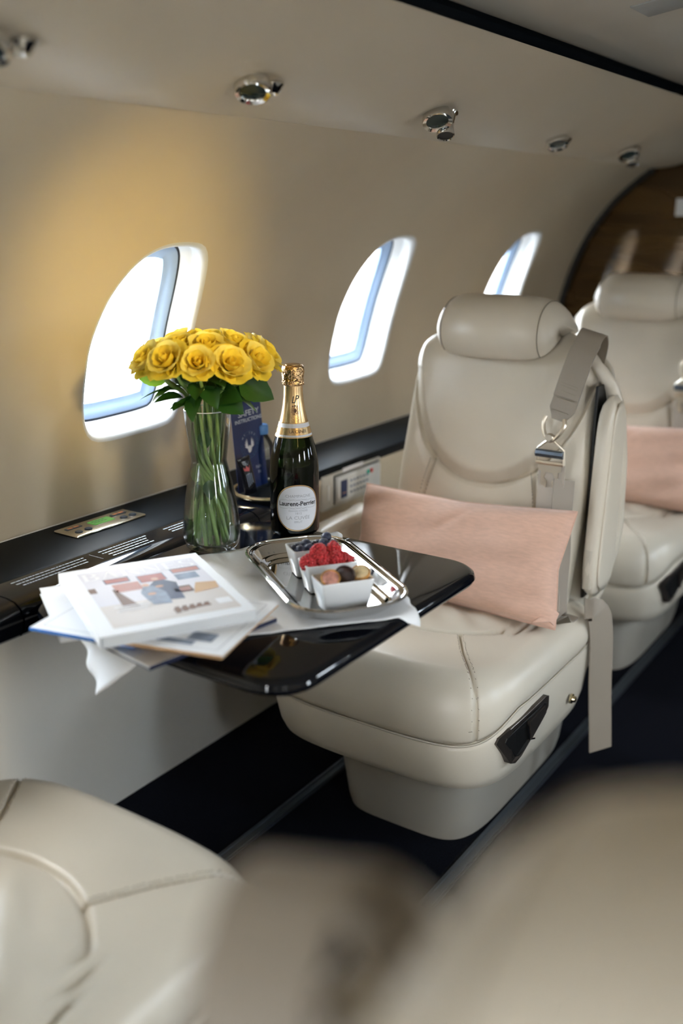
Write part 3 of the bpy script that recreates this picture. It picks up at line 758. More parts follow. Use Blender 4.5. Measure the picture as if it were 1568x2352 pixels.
# ------------------------------------------------------------------ cushions on seats
def pillow(loc, rot, label, sx=.245, sz=.148, seed=1):
    rnd = random.Random(seed); V = []; F = []; nu, nv = 60, 40
    for side in (-1, 1):
        for j in range(nv + 1):
            for i in range(nu + 1):
                u = -1 + 2 * i / nu; v = -1 + 2 * j / nv
                x = u * sx * (1 - .07 * (1 - abs(v)) ** 1.0 * abs(u) ** 3 - .0); z = v * sz * (1 - .10 * (1 - abs(u) ** 1.2) * abs(v) ** 3)
                e = max(0, (1 - u ** 4)) ** .55 * max(0, (1 - v ** 4)) ** .55
                t = .062 * e + .0015
                r_ = math.sin(9 * u + 5 * v + seed) * .0035 + math.sin(4 * u - 11 * v + 2 * seed) * .003 + math.sin(17 * u * v + seed) * .0025
                cr_ = .006 * math.exp(-((u - .55 * v + .25) / .05) ** 2) * math.exp(-((v - .5) / .3) ** 2)
                V.append((x, side * (t + (r_ - cr_) * e), z))
    n1 = (nu + 1) * (nv + 1)
    for s_ in range(2):
        for j in range(nv):
            for i in range(nu):
                a = s_ * n1 + j * (nu + 1) + i; F.append((a, a + 1, a + nu + 2, a + nu + 1))
    b = [i for i in range(nu + 1)] + [j * (nu + 1) + nu for j in range(1, nv + 1)] + [nv * (nu + 1) + i for i in range(nu - 1, -1, -1)] + [j * (nu + 1) for j in range(nv - 1, 0, -1)]
    for k in range(len(b)):
        p, q = b[k], b[(k + 1) % len(b)]; F.append((p, q, n1 + q, n1 + p))
    P = tag(empty('throw_pillow', loc, 0, None, rot), label, 'pillow', 'blush linen pillows')
    pb = mk('pillow_cover', (V, F), 'linen_pink', P, sharp=None)
    ed = [V[i] for i in b]; mk('seam_edge', tube([(p[0], 0, p[2]) for p in ed], .0018, 6, True), 'linen_pink', P)
    mk('corner_fold', xf(join(ribbon(catmull([(.0, 0, 0), (.015, -.010, .004), (.030, -.002, .010), (.038, .012, .004)], 4), .026, (0, .3, 1), .004)), Matrix.Translation((.196, -.012, -.098))), 'linen_pink', P)
    return P
pillow((-.872, 1.700, .526), (R(-24), R(-1.8), R(0)), 'blush pink pillow on the seat right behind the table', .236, .113, seed=1)
pillow((-.84, 2.62, .528), (R(-22), R(-1), R(2)), 'blush pink pillow on the farthest seat', .236, .113, seed=4)

# ------------------------------------------------------------------ table
tb = tag(empty('folding_table', (-.90, 1.128, .63)), 'glossy black folding table set with cloth, tray and flowers', 'table')
hx, hy = .245, .270
rings = []
for s_, z in ((.022, -.026), (.008, -.024), (.002, -.018), (0, -.013), (.0015, -.006), (.006, -.0012), (.010, 0)):
    pts = []
    for x, y in rrect(hx - s_, hy - s_, .060, 10): pts.append((x, y, z))
    rings.append(pts)
mk('table_top', loft(rings), 'black_lacquer', tb, sharp=35)
mk('leaf_joint', rbox(.0016, .52, .0008, 0, 1, (-.02, 0, .0)), 'edge_black', tb, smooth=False)
mk('hinge_arm', rbox(.05, .30, .02, .004, 2, (-.225, 0, -.036)), 'black_matte', tb)
mk('support_bracket', rbox(.20, .03, .012, .003, 2, (-.12, .10, -.031)), 'alu', tb)

# cloth laid askew over the table
cl_o = tag(empty('table_cloth', (-.90, 1.1, .631)), 'white damask cloth laid askew over the black table', 'cloth')
Ax, Bx, Cx, Dx = Vector((-.955, 1.402)), Vector((-.634, 1.150)), Vector((-.955, .762)), Vector((-1.135, 1.03))
V = []; F = []; n = 60
for j in range(n + 1):
    for i in range(n + 1):
        u, v = i / n, j / n
        p = Ax * (1 - u) * (1 - v) + Bx * u * (1 - v) + Cx * u * v + Dx * (1 - u) * v
        wv = .0025 * math.sin(40 * u + 5 * math.sin(9 * v)) * (v < .03 or u > .97 or v > .97 or u < .03)
        x, y = p.x, p.y
        z = .6312 + .0009 * (1 + math.sin(23 * u + 8 * math.sin(7 * v)) * math.sin(19 * v))
        if u > .93 and v < .3: z += .0
        for axis, edge, sg in ((0, -.659, 1), (1, .862, -1)):
            c = (x, y)[axis]; over = (c - edge) * sg
            if over > 0:
                k = min(over, .02); dz = over * .80 if over > .012 else over * over / .012 * .80
                z -= dz
                if axis == 0: x = edge + over * .62
                else: y = edge - over * .30 - .004
        p2 = (x + .90, y - 1.1 , z - .631)
        V.append((p2[0] + wv, p2[1] + wv, p2[2]))
for j in range(n):
    for i in range(n):
        a = j * (n + 1) + i; F.append((a, a + 1, a + n + 2, a + n + 1))
co = mk('cloth_sheet', (V, F), 'cloth', cl_o, sharp=None)
md = co.modifiers.new('thickness', 'SOLIDIFY'); md.thickness = .0008; md.offset = 1

# ------------------------------------------------------------------ tray with dishes
TC = Vector((-.823, 1.168, .6325)); TA = math.atan2(.575, -.81)   # long axis direction
tr = tag(empty('serving_tray', TC, TA), 'polished silver tray holding three white dishes', 'tray')
def rring(hx, hy, r, z): return [(x, y, z) for x, y in rrect(hx, hy, r, 10)]
mk('tray_pan', loft([rring(.128, .052, .040, .0), rring(.140, .064, .046, .0005), rring(.147, .071, .05, .006), rring(.156, .080, .056, .020), rring(.160, .084, .058, .0235), rring(.165, .089, .062, .0245), rring(.1665, .0905, .063, .0235), rring(.164, .088, .061, .0215), rring(.157, .081, .057, .0225), rring(.1545, .0785, .055, .0195), rring(.1460, .0700, .05, .0075), rring(.1445, .0685, .049, .0068), rring(.1405, .0645, .046, .0062), rring(.1385, .0625, .045, .003), rring(.132, .056, .042, .0022)], True, True), 'silver', tr, sharp=60)
cirr = [(x, y, .0245) for x, y in rrect(.1645, .0885, .062, 10)]
mk('tray_rim', tube(cirr, .0017, 6, True), 'silver', tr)
DW = math.atan2(.81, .575)
def dish(cx, cy, label):
    d = tag(empty('ramekin', (cx, cy, .6352), DW), label, 'dish', 'white rectangular dishes on the tray')
    hw, hd, H = .0405, .0245, .045; bw, bd = .0325, .0175
    def rg(t, off, z): return [(x, y, z) for x, y in rrect(bw + (hw - bw) * t - off, bd + (hd - bd) * t - off, .004, 5)]
    mk('dish_body', loft([rg(0, .002, 0), rg(0, 0, .001), rg(.5, 0, H * .5), rg(1, 0, H - .001), rg(1, .0005, H), rg(1, .0022, H), rg(1, .003, H - .001), rg(.5, .003, H * .5), rg(.1, .003, .005)], True, True), 'porcelain', d, sharp=50)
    return d
dishes = [dish(-.745, 1.108, 'white dish of small cakes at the near end of the tray'), dish(-.805, 1.157, 'white dish of raspberries in the middle of the tray'), dish(-.862, 1.201, 'white dish of blueberries at the far end of the tray')]
UX = Vector((math.cos(DW), math.sin(DW), 0)); UY = Vector((-math.sin(DW), math.cos(DW), 0))
def in_dish(k, a, b, z): return Vector((dishes[k].location.x, dishes[k].location.y, .6352)) + UX * a + UY * b + Vector((0, 0, z))
# blueberries
def berry_mesh():
    V, F = lathe([(.0005, -.0078), (.004, -.0070), (.0070, -.0038), (.0082, .0002), (.0072, .0042), (.0045, .0066), (.0032, .0072), (.0030, .0079), (.0024, .0078), (.0020, .0066), (.0005, .0063)], 18)
    return mesh('blueberry', V, F, True, 50)
bme = berry_mesh()
places = ['at the left corner of the dish', 'low at the near left', 'large one left of centre at the back', 'in the near middle', 'tucked small behind the middle', 'low between the middle ones', 'upper middle', 'topmost at the back', 'big one at the near right', 'at the far right corner', 'half hidden in the far left', 'half hidden under the top one']
bpos = [(-.030, .006, .040, 9.0), (-.026, -.009, .042, 1.05), (-.010, .009, .044, 1.15), (-.010, -.008, .043, 1.0), (.004, .011, .042, .75), (.004, -.010, .041, .95), (.016, -.002, .046, 1.1), (.024, .009, .052, 1.1), (.029, -.008, .044, 1.15), (.034, .008, .041, .9), (-.024, .013, .040, .8), (.012, .014, .041, .9)]
for (a, b, z, s_), pl in zip(bpos, places):
    o = add('blueberry', bme, 'blueberry'); s_ = 1. if s_ > 5 else s_
    o.scale = (s_, s_, s_ * .93); o.location = in_dish(2, a, b, z); o.rotation_euler = (random.uniform(-1.2, 1.2), random.uniform(-1.2, 1.2), random.random() * 6)
    tag(o, 'dark blue blueberry, ' + pl, 'blueberry', 'blueberries in the far dish')
# raspberries
def rasp_mesh():
    parts = []; 
    def ball(c, r):
        return xf(lathe([(.0003, -1), (.6, -.8), (1, 0), (.72, .7), (.0003, 1)], 8), Matrix.Translation(c) @ Matrix.Scale(r, 4))
    rows_ = [(-.0085, .0082, 11), (-.0045, .0092, 12), (-.0002, .0090, 12), (.0040, .0078, 10), (.0076, .0055, 7), (.0100, .0026, 4), (.0112, .0002, 1)]
    for k, (z, r, n_) in enumerate(rows_):
        for i in range(n_):
            a = 2 * PI * (i + .5 * (k % 2)) / n_; parts.append(ball((r * math.cos(a), r * math.sin(a), z + random.uniform(-.0004, .0004)), .0027 + random.uniform(-.0002, .0003)))
    parts.append(lathe([(.0070, -.0085), (.0085, -.003), (.0083, .002), (.006, .007), (.001, .010), (.0003, .0085), (.0045, .004), (.0052, -.0085)], 14, False, True))
    V, F = join(*parts); return mesh('raspberry', V, F, True, None)
rme = rasp_mesh()
rp_ = [(-.031, -.006, .043, 95, 10, 'lying on its side at the near left'), (-.026, .009, .042, 40, 60, 'behind the left one'), (-.012, -.007, .048, 112, -20, 'with its hollow end facing the camera'), (-.012, .007, .057, 30, 40, 'upper left on top of the pile'), (.012, .008, .056, 25, 160, 'upper right on top of the pile'), (.009, -.007, .046, 10, 0, 'standing upright at the near middle'), (.022, -.002, .044, 60, 200, 'leaning at the right'), (.033, -.004, .036, 85, 120, 'low at the far right end')]
for a, b, z, t_, az, pl in rp_:
    o = add('raspberry', rme, 'raspberry'); o.location = in_dish(1, a, b, z)
    o.rotation_euler = (R(t_), 0, R(az) + DW); o.scale = (1.12, 1.12, 1.08)
    tag(o, 'red raspberry ' + pl, 'raspberry', 'raspberries in the middle dish')
# small cakes
def cake(a, b, z, rot, mats, label, s_=1.):
    c = tag(empty('small_cake', in_dish(0, a, b, z), 0, None, rot), label, 'cake', 'small cakes in the near dish'); c.scale = (s_, s_, s_)
    mk('cake_base', lathe([(.0005, -.008), (.009, -.008), (.0105, -.0055), (.0125, .003), (.0128, .005), (.0120, .0062), (.0108, .005)], 26, True, False), mats[0], c)
    mk('cake_top', lathe([(.0112, .0045), (.010, .0062), (.006, .0072), (.0005, .0076)], 26), mats[1], c, sharp=None)
cake(-.020, -.004, .044, (R(38), R(8), DW - .5), ('pastry', 'cake_pink'), 'pink and cream small cake at the left of the dish', 1.1)
cake(-.008, .010, .040, (R(20), 0, DW), ('cake_pink', 'cake_pink'), 'pink small cake half hidden behind the others', 1.0)
cake(.004, -.002, .047, (R(80), 0, DW - .7), ('choc', 'choc'), 'dark chocolate small cake standing on its edge', 1.2)
cake(.028, .001, .044, (R(25), R(-6), DW - .4), ('pastry', 'custard'), 'golden custard tart at the right of the dish', 1.15)

# ------------------------------------------------------------------ champagne bottle
BX, BY = -1.023, 1.368
bo = tag(empty('champagne_bottle', (BX, BY, .6325), 0), 'green champagne bottle with gold foil neck and white label', 'bottle')
Rb = .0435
body = [(.0005, .012), (.018, .009), (.030, .0015), (.037, .0), (.0415, .002), (.0432, .006), (Rb, .015), (Rb, .090), (.0432, .115), (.0415, .135), (.0380, .153), (.0335, .168), (.0285, .184), (.0240, .200), (.0205, .215), (.0180, .230), (.0165, .245), (.0158, .262), (.0155, .272)]
body = [(p.x, p.y) for p in catmull([(r, z, 0) for r, z in body], 3)]
def body_r(z): return float(np.interp(z, [p[1] for p in body[24:]], [p[0] for p in body[24:]]))
mk('glass', lathe(body, 64, False, False), 'bottle_glass', bo, sharp=None)
mk('wine', lathe([(.0005, .014), (.030, .005), (.0385, .004), (.0405, .012), (.0405, .09), (.0402, .112), (.0395, .1235), (.0005, .1235)], 48), 'wine', bo)
fz = list(np.linspace(.1785, .266, 12))
mk('foil_neck', lathe([(body_r(.178) - .001, .178)] + [(body_r(z) + .0007, z) for z in fz], 64, False, False), 'foil', bo, sharp=None)
# crumpled foil over the cork
nn_ = 72; rr = []
for k, (r, z) in enumerate([(.0166, .262), (.0186, .264), (.0192, .268), (.0178, .272), (.0180, .277), (.0186, .284), (.0188, .290), (.0183, .2945), (.0165, .2965), (.010, .2975), (.0005, .298)]):
    rg = []
    for i in range(nn_):
        a = 2 * PI * i / nn_; amp = .0013 * (k in (1, 2, 3, 4, 5)) + .0006 * (k == 6)
        q = r + amp * (math.sin(4 * a + k) * .8 + math.sin(11 * a + 2.3 * k) * .8 + math.sin(23 * a + k * k) * .4)
        rg.append((q * math.cos(a), q * math.sin(a), z + amp * .7 * math.sin(7 * a + k)))
    rr.append(rg)
mk('foil_cap', loft(rr, False, True), 'foil_crumple', bo, sharp=None)
mk('cap_disc', xf(lathe([(.0135, 0), (.0135, .0008), (.012, .0012), (.0005, .0014)], 36), Matrix.Translation((0, 0, .2972))), 'foil', bo)
# neck band
def band(z0, z1, off, mat, nm): return mk(nm, lathe([(body_r(z) + off, z) for z in np.linspace(z0, z1, 6)], 64, False, False), mat, bo)
nb = band(.1755, .1995, .0010, 'label_white', 'neck_band')
band(.1795, .1915, .0014, 'foil', 'band_stripe'); band(.1745, .1762, .0015, 'gold_print', 'band_edge'); band(.1985, .2000, .0015, 'gold_print', 'band_edge')
FA = math.atan2(-BY, -BX) + R(3)       # direction the label faces
FA = math.atan2(0 - BY, 0 - BX) + R(8)
def wrap(vf, zc, off, r=None):
    out = []
    for x, y, z in vf[0]:
        zz = zc + y; rr_ = (r if r else body_r(zz)) + off; a = FA + x / rr_
        out.append((rr_ * math.cos(a), rr_ * math.sin(a), zz))
    return out, vf[1]
def blob(a, b, n=2.2, rings=14, N=56):
    V = [(0, 0, 0)]; F = []
    for k in range(1, rings + 1):
        for x, y in sqring(a * k / rings, b * k / rings, n, N): V.append((x, y, 0))
    for i in range(N): F.append((0, 1 + i, 1 + (i + 1) % N))
    for k in range(rings - 1):
        for i in range(N):
            j = (i + 1) % N; F.append((1 + k * N + i, 1 + k * N + j, 1 + (k + 1) * N + j, 1 + (k + 1) * N + i))
    return V, F
def sqann(a, b, w_, n=2.2, N=72):
    o = sqring(a, b, n, N); i_ = sqring(a - w_, b - w_, n, N); V = []; F = []
    for p, q in zip(o, i_): V += [(p[0], p[1], 0), (q[0], q[1], 0)]
    for i in range(N):
        j = (i + 1) % N; F.append((2 * i, 2 * j, 2 * j + 1, 2 * i + 1))
    return V, F
LZ = .0530
lab = mk('front_label', wrap(blob(.0405, .0415), LZ, .0005, Rb), 'label_white', bo, sharp=None)
mk('label_border', wrap(sqann(.0408, .0418, .0016), LZ, .0008, Rb), 'gold_print', lab)
mk('label_inner_line', wrap(sqann(.0392, .0402, .0005), LZ, .0008, Rb), 'print_brown', lab)
def btext(s_, size, zc, mat='print_black', bold=0, sx=1., shear=0, r=Rb, off=.0009, dx=0, parent=None):
    vf = text_vf(s_, size, bold, shear, sx); vf = ([(x + dx, y, z) for x, y, z in vf[0]], vf[1])
    return flat('lettering', wrap(vf, zc, off, r), mat, parent or lab)
btext('CHAMPAGNE', .0072, LZ + .0215, 'print_grey', 0, 1.05)
btext('Laurent-Perrier', .0112, LZ + .0078, 'print_black', .00022, 1.0)
btext('MAISON FONDÉE', .0040, LZ - .0050, 'print_grey', 0, 1.1)
btext('1812', .0052, LZ - .0095, 'print_grey', 0, 1.2)
btext('LA CUVÉE', .0085, LZ - .0178, 'print_grey', 0, 1.15)
btext('BRUT', .0050, LZ - .0250, 'print_grey', 0, 1.2)
# scrolled cartouche round the name
def line_strip(P, w_):
    V, F = [], []
    for i, p in enumerate(P):
        a = Vector(P[max(0, i - 1)]); b = Vector(P[min(len(P) - 1, i + 1)]); d = (b - a); d = Vector((d[0], d[1])).normalized(); nn = Vector((-d.y, d.x)) * w_ / 2
        V += [(p[0] + nn.x, p[1] + nn.y, 0), (p[0] - nn.x, p[1] - nn.y, 0)]
        if i: F.append((2 * i - 2, 2 * i - 1, 2 * i + 1, 2 * i))
    return V, F
cart = []
for sy in (1, -1):
    pts = [(-.0345, 0), (-.0335, .0062), (-.029, .0078), (-.021, .0074), (-.015, .0064), (-.010, .0085), (-.005, .0062), (0, .0080), (.005, .0062), (.010, .0085), (.015, .0064), (.021, .0074), (.029, .0078), (.0335, .0062), (.0345, 0)]
    cart.append(line_strip([(p.x, p.y * sy) for p in catmull([(a, b, 0) for a, b in pts], 4)], .00045))
    pts = [(-.016, .0092), (-.011, .0066), (-.006, .0090), (0, .0066), (.006, .0090), (.011, .0066), (.016, .0092)]
    cart.append(line_strip([(p.x, p.y * sy) for p in catmull([(a, b, 0) for a, b in pts], 4)], .00035))
flat('cartouche', wrap(join(*cart), LZ + .0074, .0009, Rb), 'print_grey', lab)
btext('L', .017, .2385, 'print_black', .0001, .85, .25, None, .0011, -.0028, nb); btext('P', .017, .2400, 'print_black', .0001, .85, .25, None, .0011, .0026, nb)
btext('LA CUVÉE', .0070, .1855, 'print_brown', 0, 1.05, 0, None, .0019, .004, nb)
crest = [ell(0, 0, .0030, .0038, 14)] + [annulus(.0058 * math.cos(a), .0062 * math.sin(a), .0018, .0018, .0006, 10) for a in [2 * PI * k / 9 for k in range(9)]] + [annulus(0, 0, .0045, .0052, .0006, 24)] + [ell(0, .0082, .0022, .0014, 10), ell(-.004, .0075, .0012, .0014, 8), ell(.004, .0075, .0012, .0014, 8)]
flat('crest', wrap(join(*crest), .2205, .0011), 'print_brown', nb)
flat('fine_print', wrap(join(*[quad(-.0065 + .0008 * (k % 3), -.0016 * k, .0065 - .0008 * (k % 3), -.0016 * k + .0006) for k in range(5)]), .2100, .0011), 'gold_print', nb)

# ------------------------------------------------------------------ vase and roses
VX, VY, VZ = -1.086, 1.216, .6325
va = tag(empty('glass_vase', (VX, VY, VZ)), 'clear hourglass vase with water holding the yellow roses', 'vase')
outp = [(.0005, .001), (.034, .0), (.0415, .002), (.0455, .008), (.0478, .020), (.0482, .034), (.0468, .058), (.0430, .088), (.0380, .118), (.0325, .144), (.0296, .158), (.0296, .163), (.0305, .172), (.0335, .196), (.0365, .222), (.0382, .245), (.0386, .252)]
inp = [(.0374, .252), (.0370, .245), (.0350, .222), (.0320, .196), (.0290, .172), (.0280, .163), (.0280, .158), (.0310, .144), (.0365, .118), (.0415, .088), (.0452, .058), (.0465, .034), (.0458, .020), (.0430, .0125), (.034, .0095), (.0005, .009)]
sm = lambda P: [(p.x, p.y * .94) for p in catmull([(r, z, 0) for r, z in P], 3)]
mk('vase_body', lathe(sm(outp) + sm(inp), 64, True, True), 'vase_glass', va, sharp=None)
mk('vase_rim', tube([(.0380 * math.cos(2 * PI * k / 48), .0380 * math.sin(2 * PI * k / 48), .2370) for k in range(48)], .0009, 6, True), 'porcelain', va)
wl = [(r - .0006, z) for r, z in sm(inp) if z < .148]
mk('water', lathe([(.0005, .1475), (.0274, .148)] + wl[1:], 48, False, False), 'water', va, sharp=None)

def petal_mesh(name, wd, ht, cup, curl, base_r, mat):
    V, F = [], []; nu, nv = 8, 8
    for j in range(nv + 1):
        v = j / nv
        for i in range(nu + 1):
            u = -1 + 2 * i / nu
            half = wd * (math.sin(PI * min(1, .12 + .70 * v)) ** .7) * (1 - .12 * (v > .9) * abs(u))
            ang = u * half / max(.004, base_r + cup * math.sin(v * PI * .62))
            rad = base_r + cup * math.sin(v * PI * .62) + curl * max(0, v - .62) ** 1.6 * (1 + .35 * u * u)
            z = ht * v - curl * .45 * max(0, v - .80) ** 1.2 - .10 * ht * u * u * (v > .7)
            rad += .0009 * math.sin(5 * u + 9 * v)
            V.append((rad * math.cos(ang), rad * math.sin(ang), z))
    for j in range(nv):
        for i in range(nu):
            a = j * (nu + 1) + i; F.append((a, a + 1, a + nu + 2, a + nu + 1))
    me = mesh(name, V, F, True, None); me.materials.append(M(mat)); return me
def translucent(mat, col, fac):
    t = M(mat).node_tree; b = t.nodes['Principled BSDF']; out = [n for n in t.nodes if n.type == 'OUTPUT_MATERIAL'][0]
    tl = t.nodes.new('ShaderNodeBsdfTranslucent'); tl.inputs['Color'].default_value = tuple(col) + (1,)
    mx = t.nodes.new('ShaderNodeMixShader'); mx.inputs[0].default_value = fac
    t.links.new(b.outputs[0], mx.inputs[1]); t.links.new(tl.outputs[0], mx.inputs[2]); t.links.new(mx.outputs[0], out.inputs['Surface'])
translucent('rose', (.97, .72, .07), .42); translucent('rose_pale', (.98, .82, .22), .42)
translucent('leaf_light', (.35, .62, .06), .5); translucent('leaf', (.05, .2, .02), .15)
PT = {'in': petal_mesh('petal', .011, .024, .0035, .002, .0025, 'rose'), 'mid': petal_mesh('petal', .018, .027, .008, .010, .004, 'rose'),
      'out': petal_mesh('petal', .022, .029, .0135, .022, .005, 'rose_pale'), 'edge': petal_mesh('petal', .024, .028, .0165, .034, .005, 'rose')}
sepal_me = mesh('sepal', [(0, -.0035, 0), (0, .0035, 0), (.009, .003, -.004), (.009, -.003, -.004), (.020, 0, -.013)], [(0, 1, 2, 3), (3, 2, 4)], True, None)
hip_me = mesh('hip', *lathe([(.0028, -.010), (.0052, -.006), (.0062, -.001), (.0065, .004), (.0005, .005)], 12), True, None)
def leaf_mesh(name, L, Wd, fold=.25, droop=.3):
    V, F = [], []; n_ = 11
    for i in range(n_ + 1):
        t = i / n_; h = Wd * (math.sin(PI * t ** .8) ** .85) * (1 + .06 * (i % 2)); x = L * t; z = -droop * L * t * t
        for k in range(-2, 3): V.append((x, h * k / 2, z + abs(k) / 2 * h * fold))
    for i in range(n_):
        for k in range(4): a = i * 5 + k; F.append((a, a + 1, a + 6, a + 5))
    return mesh(name, V, F, True, None)
LEAF = [leaf_mesh('leaf', .050, .0165, .25, .35), leaf_mesh('leaf', .042, .015, .4, .1), leaf_mesh('leaf', .056, .017, .15, .55)]
ring_names = []
roses = []
spots = [(0, 0)] + [(.043, 60 * k + 15) for k in range(6)] + [(.088, 30 * k + 5) for k in range(12)]
Rdir = Vector((.829, .559)); Fdir = Vector((-.559, .829))   # camera's right and away directions in plan
def where(dx, dy):
    v = Vector((dx, dy)); a, b = v.dot(Rdir), v.dot(Fdir)
    if v.length < .01: return 'at the very middle of the bouquet'
    ring_ = 'on the rim' if v.length > .06 else 'in the inner ring'
    ang = (math.degrees(math.atan2(a, -b)) + 360) % 360      # 0 = towards the viewer, 90 = right
    if v.length > .06:
        names = ['nearest the viewer', 'near, just right of the front', 'front right', 'at the far right edge', 'right, towards the back', 'back right', 'at the back by the wall', 'back, left of the middle', 'back left', 'at the far left edge', 'front left', 'near, just left of the front']
        return ring_ + ', ' + names[int(round(ang / 30)) % 12]
    names = ['nearest the viewer', 'right of the front', 'right towards the back', 'at the back', 'left towards the back', 'left of the front']
    return ring_ + ', ' + names[int(round(ang / 60)) % 6]
BZ = .352
cv0 = Vector((VX, VY, VZ))
for k, (r_, a_) in enumerate(spots):
    a = R(a_); dx, dy = r_ * math.cos(a), r_ * math.sin(a)
    zb_ = BZ - 2.6 * r_ * r_ + random.uniform(-.004, .004)
    tilt = r_ / .088 * 52 + random.uniform(-5, 5)
    rs = tag(empty('yellow_rose', (VX + dx, VY + dy, VZ + zb_ - .014)), 'yellow rose ' + where(dx, dy), 'rose', 'yellow roses in the vase')
    roses.append(rs)
    head = Matrix.Rotation(a, 4, 'Z') @ Matrix.Rotation(R(tilt), 4, 'Y') @ Matrix.Rotation(random.random() * 6, 4, 'Z')
    sc_ = random.uniform(.94, 1.10)
    for kind, cnt, off, open_ in (('in', 3, 0, -4), ('mid', 4, .4, 4), ('out', 5, .9, 10), ('edge', 5, .2, 22)):
        for i in range(cnt):
            o = add('petal', PT[kind], None, rs)
            mt = head @ Matrix.Rotation(2 * PI * i / cnt + off + random.uniform(-.15, .15), 4, 'Z') @ Matrix.Translation((0, 0, {'in': .002, 'mid': .001, 'out': 0, 'edge': -.002}[kind])) @ Matrix.Rotation(R(open_ + random.uniform(-5, 5)), 4, 'Y') @ Matrix.Scale(sc_ * random.uniform(.95, 1.06), 4)
            o.matrix_local = mt
    hp = add('hip', hip_me, 'leaf', rs); hp.matrix_local = head
    for i in range(4):
        o = add('sepal', sepal_me, 'leaf', rs); o.matrix_local = head @ Matrix.Rotation(2 * PI * i / 4, 4, 'Z') @ Matrix.Translation((.004, 0, 0))
    # stem down through the waist of the vase
    hd_ = head.to_3x3() @ Vector((0, 0, 1)); p0 = hd_ * -.006; org = Vector((dx, dy, zb_ - .014))
    rn = r_ / .088
    def pol(rad, ang, z): return Vector((rad * math.cos(ang), rad * math.sin(ang), z)) - org
    tw = a + .6
    pth = [p0, p0 - hd_ * .025 + Vector((0, 0, -.012)), pol(.006 + .024 * rn, a + .1, .253), pol(.004 + .017 * rn, a + .5, .160), pol(.004 + .020 * rn, a + 2.6, .090), pol(.010 + .030 * rn, a + 3.0, .012)]
    mk('stem', tube(catmull(pth, 6), [.0030 if i < 20 else .0038 for i in range(31)], 7), 'stem', rs, sharp=None)
    nl = 1 + (r_ > .06) * 1
    for i in range(nl):
        zz = [.285, .262, .300][i] + random.uniform(-.01, .012); la = a + random.uniform(-.7, .7)
        rad0 = (.010 + .030 * rn)
        o = add('leaf', LEAF[(k + i) % 3], 'leaf', rs)
        o.matrix_local = Matrix.Translation(pol(rad0, la, zz)) @ Matrix.Rotation(la, 4, 'Z') @ Matrix.Rotation(R(random.uniform(-30, 35)), 4, 'Y') @ Matrix.Rotation(R(random.uniform(-50, 50)), 4, 'X') @ Matrix.Scale(random.uniform(.85, 1.15), 4)
    if r_ < .06:
        la = a + 1
        o = add('leaf', LEAF[1], 'leaf', rs)
        o.matrix_local = Matrix.Translation(pol(.020, la, .112 + .01 * (k % 4))) @ Matrix.Rotation(la, 4, 'Z') @ Matrix.Rotation(R(70), 4, 'Y') @ Matrix.Scale(.8, 4)
for k, (r0_, ang, zz) in enumerate([(.026, .6, .222), (.024, 2.2, .215), (.026, 3.9, .226), (.025, 5.2, .205), (.022, 1.4, .19)]):
    rs = roses[1 + k]; o = add('leaf', LEAF[1], 'leaf', rs)
    o.matrix_local = Matrix.Translation(cv0 + Vector((r0_ * .8 * math.cos(ang), r0_ * .8 * math.sin(ang), zz)) - rs.location) @ Matrix.Rotation(ang, 4, 'Z') @ Matrix.Rotation(R(82), 4, 'Y') @ Matrix.Scale(.75, 4)
# leaves that stand out from the bunch in the photograph
def special(rs, tip, base, mat, roll=0, s_=1.):
    o = bpy.data.objects.new('leaf', LEAF[1].copy()); o.data.materials.clear(); o.data.materials.append(M(mat)); COL.objects.link(o); o.parent = rs
    d_ = (Vector(tip) - Vector(base)); q = d_.to_track_quat('X', 'Z').to_matrix().to_4x4()
    o.matrix_local = Matrix.Translation(Vector(base) - rs.location) @ q @ Matrix.Rotation(R(roll), 4, 'X') @ Matrix.Scale(d_.length / .042 * s_, 4)
cv = Vector((VX, VY, VZ)); R3 = Vector((.829, .559, 0)); F3 = Vector((-.559, .829, 0)); Z3 = Vector((0, 0, 1))
def left_of(): return min(roses, key=lambda r: (r.location - cv).dot(R3))
def right_of(): return max(roses, key=lambda r: (r.location - cv).dot(R3))
special(left_of(), cv + R3 * -.108 + F3 * -.03 + Z3 * .300, cv + R3 * -.062 + F3 * -.02 + Z3 * .285, 'leaf_light', 70)
special(right_of(), cv + R3 * .112 + F3 * -.05 + Z3 * .262, cv + R3 * .060 + F3 * -.03 + Z3 * .292, 'leaf', 75, 1.0)
special(right_of(), cv + R3 * .060 + F3 * -.06 + Z3 * .245, cv + R3 * .020 + F3 * -.03 + Z3 * .275, 'leaf', 60, 1.1)
special(left_of(), cv + R3 * -.055 + F3 * -.05 + Z3 * .250, cv + R3 * -.005 + F3 * -.03 + Z3 * .252, 'leaf', 30, 1.0)

# ------------------------------------------------------------------ things standing in the cup ring
sc_o = tag(empty('safety_card', (-1.247, 1.528, .640), 0, None, (R(1.5), R(-4), R(0))), 'tall navy safety instruction card with a white winged emblem', 'card')
cmx = Matrix.Rotation(R(90), 4, 'Z') @ Matrix.Rotation(R(90), 4, 'X')
mk('card_sheet', xf(rbox(.094, .296, .0014, .0004, 1, (0, .148, 0)), cmx), 'card_navy', sc_o, smooth=False)
def ctext(s_, size, x, y, mat='card_print', sx=1., bold=0, rot=0):
    vf = text_vf(s_, size, bold, 0, sx); vf = xf(vf, Matrix.Translation((x, y - .014, .0009)) @ Matrix.Rotation(rot, 4, 'Z'))
    return flat('lettering', xf(vf, cmx), mat, sc_o)
ctext('SAFETY', .0160, .006, .1690, sx=1.25, bold=.0002); ctext('INSTRUCTIONS', .0105, .004, .1555, sx=1.15, bold=.0002)
ctext('NA', .010, .022, .055, sx=1.2); ctext('N', .010, .024, .044, sx=1.2)
